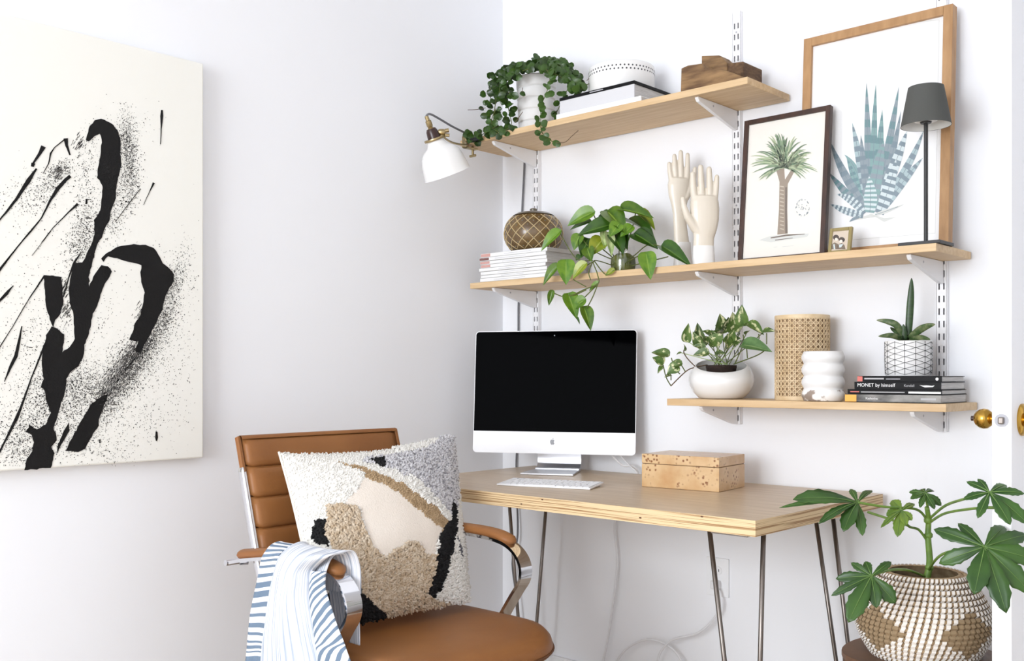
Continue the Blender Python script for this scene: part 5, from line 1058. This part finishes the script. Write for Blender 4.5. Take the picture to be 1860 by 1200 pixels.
for r in range(nr):
    t = (r+.5)/nr; R_ = bprf(t); z = BH*t; hh = BH/nr
    cmb.tube([bk0+V((R_*math.cos(2*PI*i/48), R_*math.sin(2*PI*i/48), z)) for i in range(48)], hh*.52, 6, closed=True)
    for i in range(NS):
        a = 2*PI*(i+.5*(r % 2)*0+.18*r)/NS; rel = (a-vdir+9*PI) % (2*PI)-PI
        tan = any(abs(rel-c)/.52+abs(t-.40)/.27 < 1 for c in (.72, -.78, 2.25, -2.3))
        k = R_; c = bk0+V((k*math.cos(a), k*math.sin(a), z)); tg = V((-math.sin(a), math.cos(a), 0)); rd = V((math.cos(a), math.sin(a), 0))
        w = PI*R_/NS*(.66 if not tan else .8); dz = hh*.60; sl = tg*(w*.55 if not tan else 0); o_ = hh*.55
        A = [c-tg*w-UP*dz-sl+rd*o_*.55, c+tg*w-UP*dz-sl+rd*o_*.55, c+tg*w+sl*0+rd*(o_+.0022), c-tg*w+sl*0+rd*(o_+.0022), c+tg*w+UP*dz+sl+rd*o_*.55, c-tg*w+UP*dz+sl+rd*o_*.55]
        (stt if tan else sw).add(A, [(0,1,2,3), (3,2,4,5)])
stuff(lab(cmb.build('coils', M['coil'], fp, smooth=True, fix=False), 'stacked seagrass coils')); stuff(lab(sw.build('white_stitches', M['stitchw'], fp, fix=False), 'white woven stitches')); stuff(lab(stt.build('tan_stitches', M['stitcht'], fp, fix=False), 'tan woven stitches in diamonds'))
MB().lathe([(.076, BH-.03), (0, BH-.028)], bk0, 24).build('soil', M['soil'], fp)
M['fatsia'] = mat('fatsia_leaf', (58, 92, 32), .34, var=(36, 68, 22), vscale=14, rnd=.12, spec=.4); M['fatsialt'] = mat('fatsia_leaf_young', (112, 136, 44), .32, var=(78, 110, 34), vscale=14); M['vein'] = mat('leaf_vein', (100, 130, 66), .5); M['fstem'] = mat('fatsia_stem', (118, 148, 62), .45, var=(92, 124, 50), vscale=30)
f8 = lambda cx, cy, d: at(1400+cx/3.3326, 840+cy/3.3326, d=d)
def fatsia(c, lobes, d0, dt, m, nrm, thick=.0004):
    C0 = f8(c[0], c[1], d0); mb = MB(); vn = MB(); D0 = V(nrm).normalized(); k = d0/FPX/3.3326; n = 12
    for tx, ty, w, dd in lobes:
        tip = f8(tx, ty, d0+dd); ax_ = tip-C0; L_ = ax_.length; ad = ax_/L_; sd = D0.cross(ad).normalized(); upv = ad.cross(sd); 
        if upv.dot(D0) < 0: upv = -upv
        W_ = w*k*.82; rows = []
        for i in range(n+1):
            t = i/n; wd = W_*(.16+.84*math.sin(PI*min(1, (t/.62))/2)**1.4 if t < .62 else math.cos((t-.62)/.38*PI/2)**.75)
            if t > .42 and i < n: wd *= 1+(.10 if i % 2 else -.07)
            p = C0+ax_*t+upv*(.05*L_*math.sin(t*PI)-.05*L_*t*t)
            rows.append([p-sd*wd/2+upv*wd*.10, p-sd*wd/4+upv*wd*.03, p, p+sd*wd/4+upv*wd*.03, p+sd*wd/2+upv*wd*.10])
        for i in range(n):
            for j in range(4): mb.add([rows[i][j], rows[i+1][j], rows[i+1][j+1], rows[i][j+1]], [(0,1,2,3)])
        vn.tube([r[2]+upv*.0009 for r in rows], [.0012*(1-.8*i/n) for i in range(n+1)], 4)
    lf = mb.build('leaf', m, fp, smooth=True, fix=False, weld=True); so_ = lf.modifiers.new('thickness', 'SOLIDIFY'); so_.thickness = .0008; bake(lf)
    vn.build('veins', M['vein'], lf, smooth=True); return C0
toC = (CAM-V((FX, FYY, .8))).normalized(); D_ = 2.2
cA = fatsia((525,240), [(140,207,150,-.02),(52,256,50,.02),(292,355,75,-.06),(440,407,110,-.06),(556,437,75,-.05),(614,157,55,.06),(482,153,50,.05)], 2.12, 0, M['fatsia'], toC*.6+UP*.7)
cB = fatsia((790,290), [(735,223,80,.03),(668,385,40,-.04),(767,442,80,-.05),(855,345,60,-.03),(700,318,75,0),(872,243,50,.03),(820,375,60,-.04)], 2.16, 0, M['fatsialt'], toC*.8+UP*.5)
cC = fatsia((935,182), [(835,176,42,.02),(848,215,50,-.02),(903,268,42,-.03),(992,278,52,-.03),(1034,258,60,-.02),(985,162,45,.03),(908,157,42,.03)], 2.18, 0, M['fatsia'], toC*.8+UP*.5)
cD = fatsia((1325,180), [(1253,93,45,.03),(1185,110,55,.03),(1165,218,62,0),(1253,330,68,-.03),(1452,370,95,-.05),(1560,365,110,-.05),(1540,180,70,0),(1430,128,65,.03)], 1.84, 0, M['fatsia'], toC*.75+UP*.55)
cE = fatsia((1295,510), [(983,398,105,.06),(1015,608,115,.03),(1130,360,70,.06),(1232,790,150,-.05),(1427,905,150,-.07),(1580,790,150,-.05),(1620,590,140,-.02),(1560,430,110,.03),(1420,376,110,.05)], 1.84, 0, M['fatsia'], toC*.95+UP*.3)
cF = fatsia((610,685), [(484,603,55,.03),(572,593,62,.03),(733,594,60,.03),(366,802,62,0),(393,700,85,.02),(470,960,140,-.05),(640,875,100,-.04),(757,850,115,-.03)], 2.02, 0, M['fatsia'], toC*.95+UP*.3)
ST = smoothpath([V((FX+.008, FYY, SZ+BH-.03)), f8(945,700,2.2), f8(962,600,2.2), f8(952,450,2.2), f8(955,345,2.2), f8(945,270,2.19)], 5)
MB().tube(ST, [.0085-.0035*i/(len(ST)-1) for i in range(len(ST))], 10).build('stem', M['fstem'], fp, smooth=True)
for p in ((2.2, 952, 350), (2.2, 955, 440), (2.2, 960, 635)): MB().lathe([(.004, -.008), (.0085, -.003), (.009, .003), (.004, .009)], f8(p[1], p[2], p[0]), 12).build('stem_node', M['fstem'], fp, smooth=True)
for P, e in [([(945,345,2.2),(880,282,2.19),(700,268,2.15)], cA), ([(945,470,2.2),(895,405,2.19),(830,380,2.17)], cB), ([(955,300,2.2),(945,240,2.19)], cC), ([(965,335,2.2),(1060,258,2.08),(1200,212,1.92)], cD), ([(965,360,2.2),(1060,305,2.1),(1250,275,1.95),(1370,272,1.86)], None), ([(955,650,2.2),(1000,585,2.12),(1060,545,2.02),(1180,520,1.9)], cE), ([(935,690,2.2),(830,650,2.14),(720,650,2.08)], cF), ([(830,380,2.17),(700,335,2.2),(585,298,2.22)], None)]:
    q = [f8(*p) for p in P]+([e] if e else []); MB().tube(smoothpath(q, 6), .0028, 8).build('petiole', M['fstem'], fp, smooth=True)
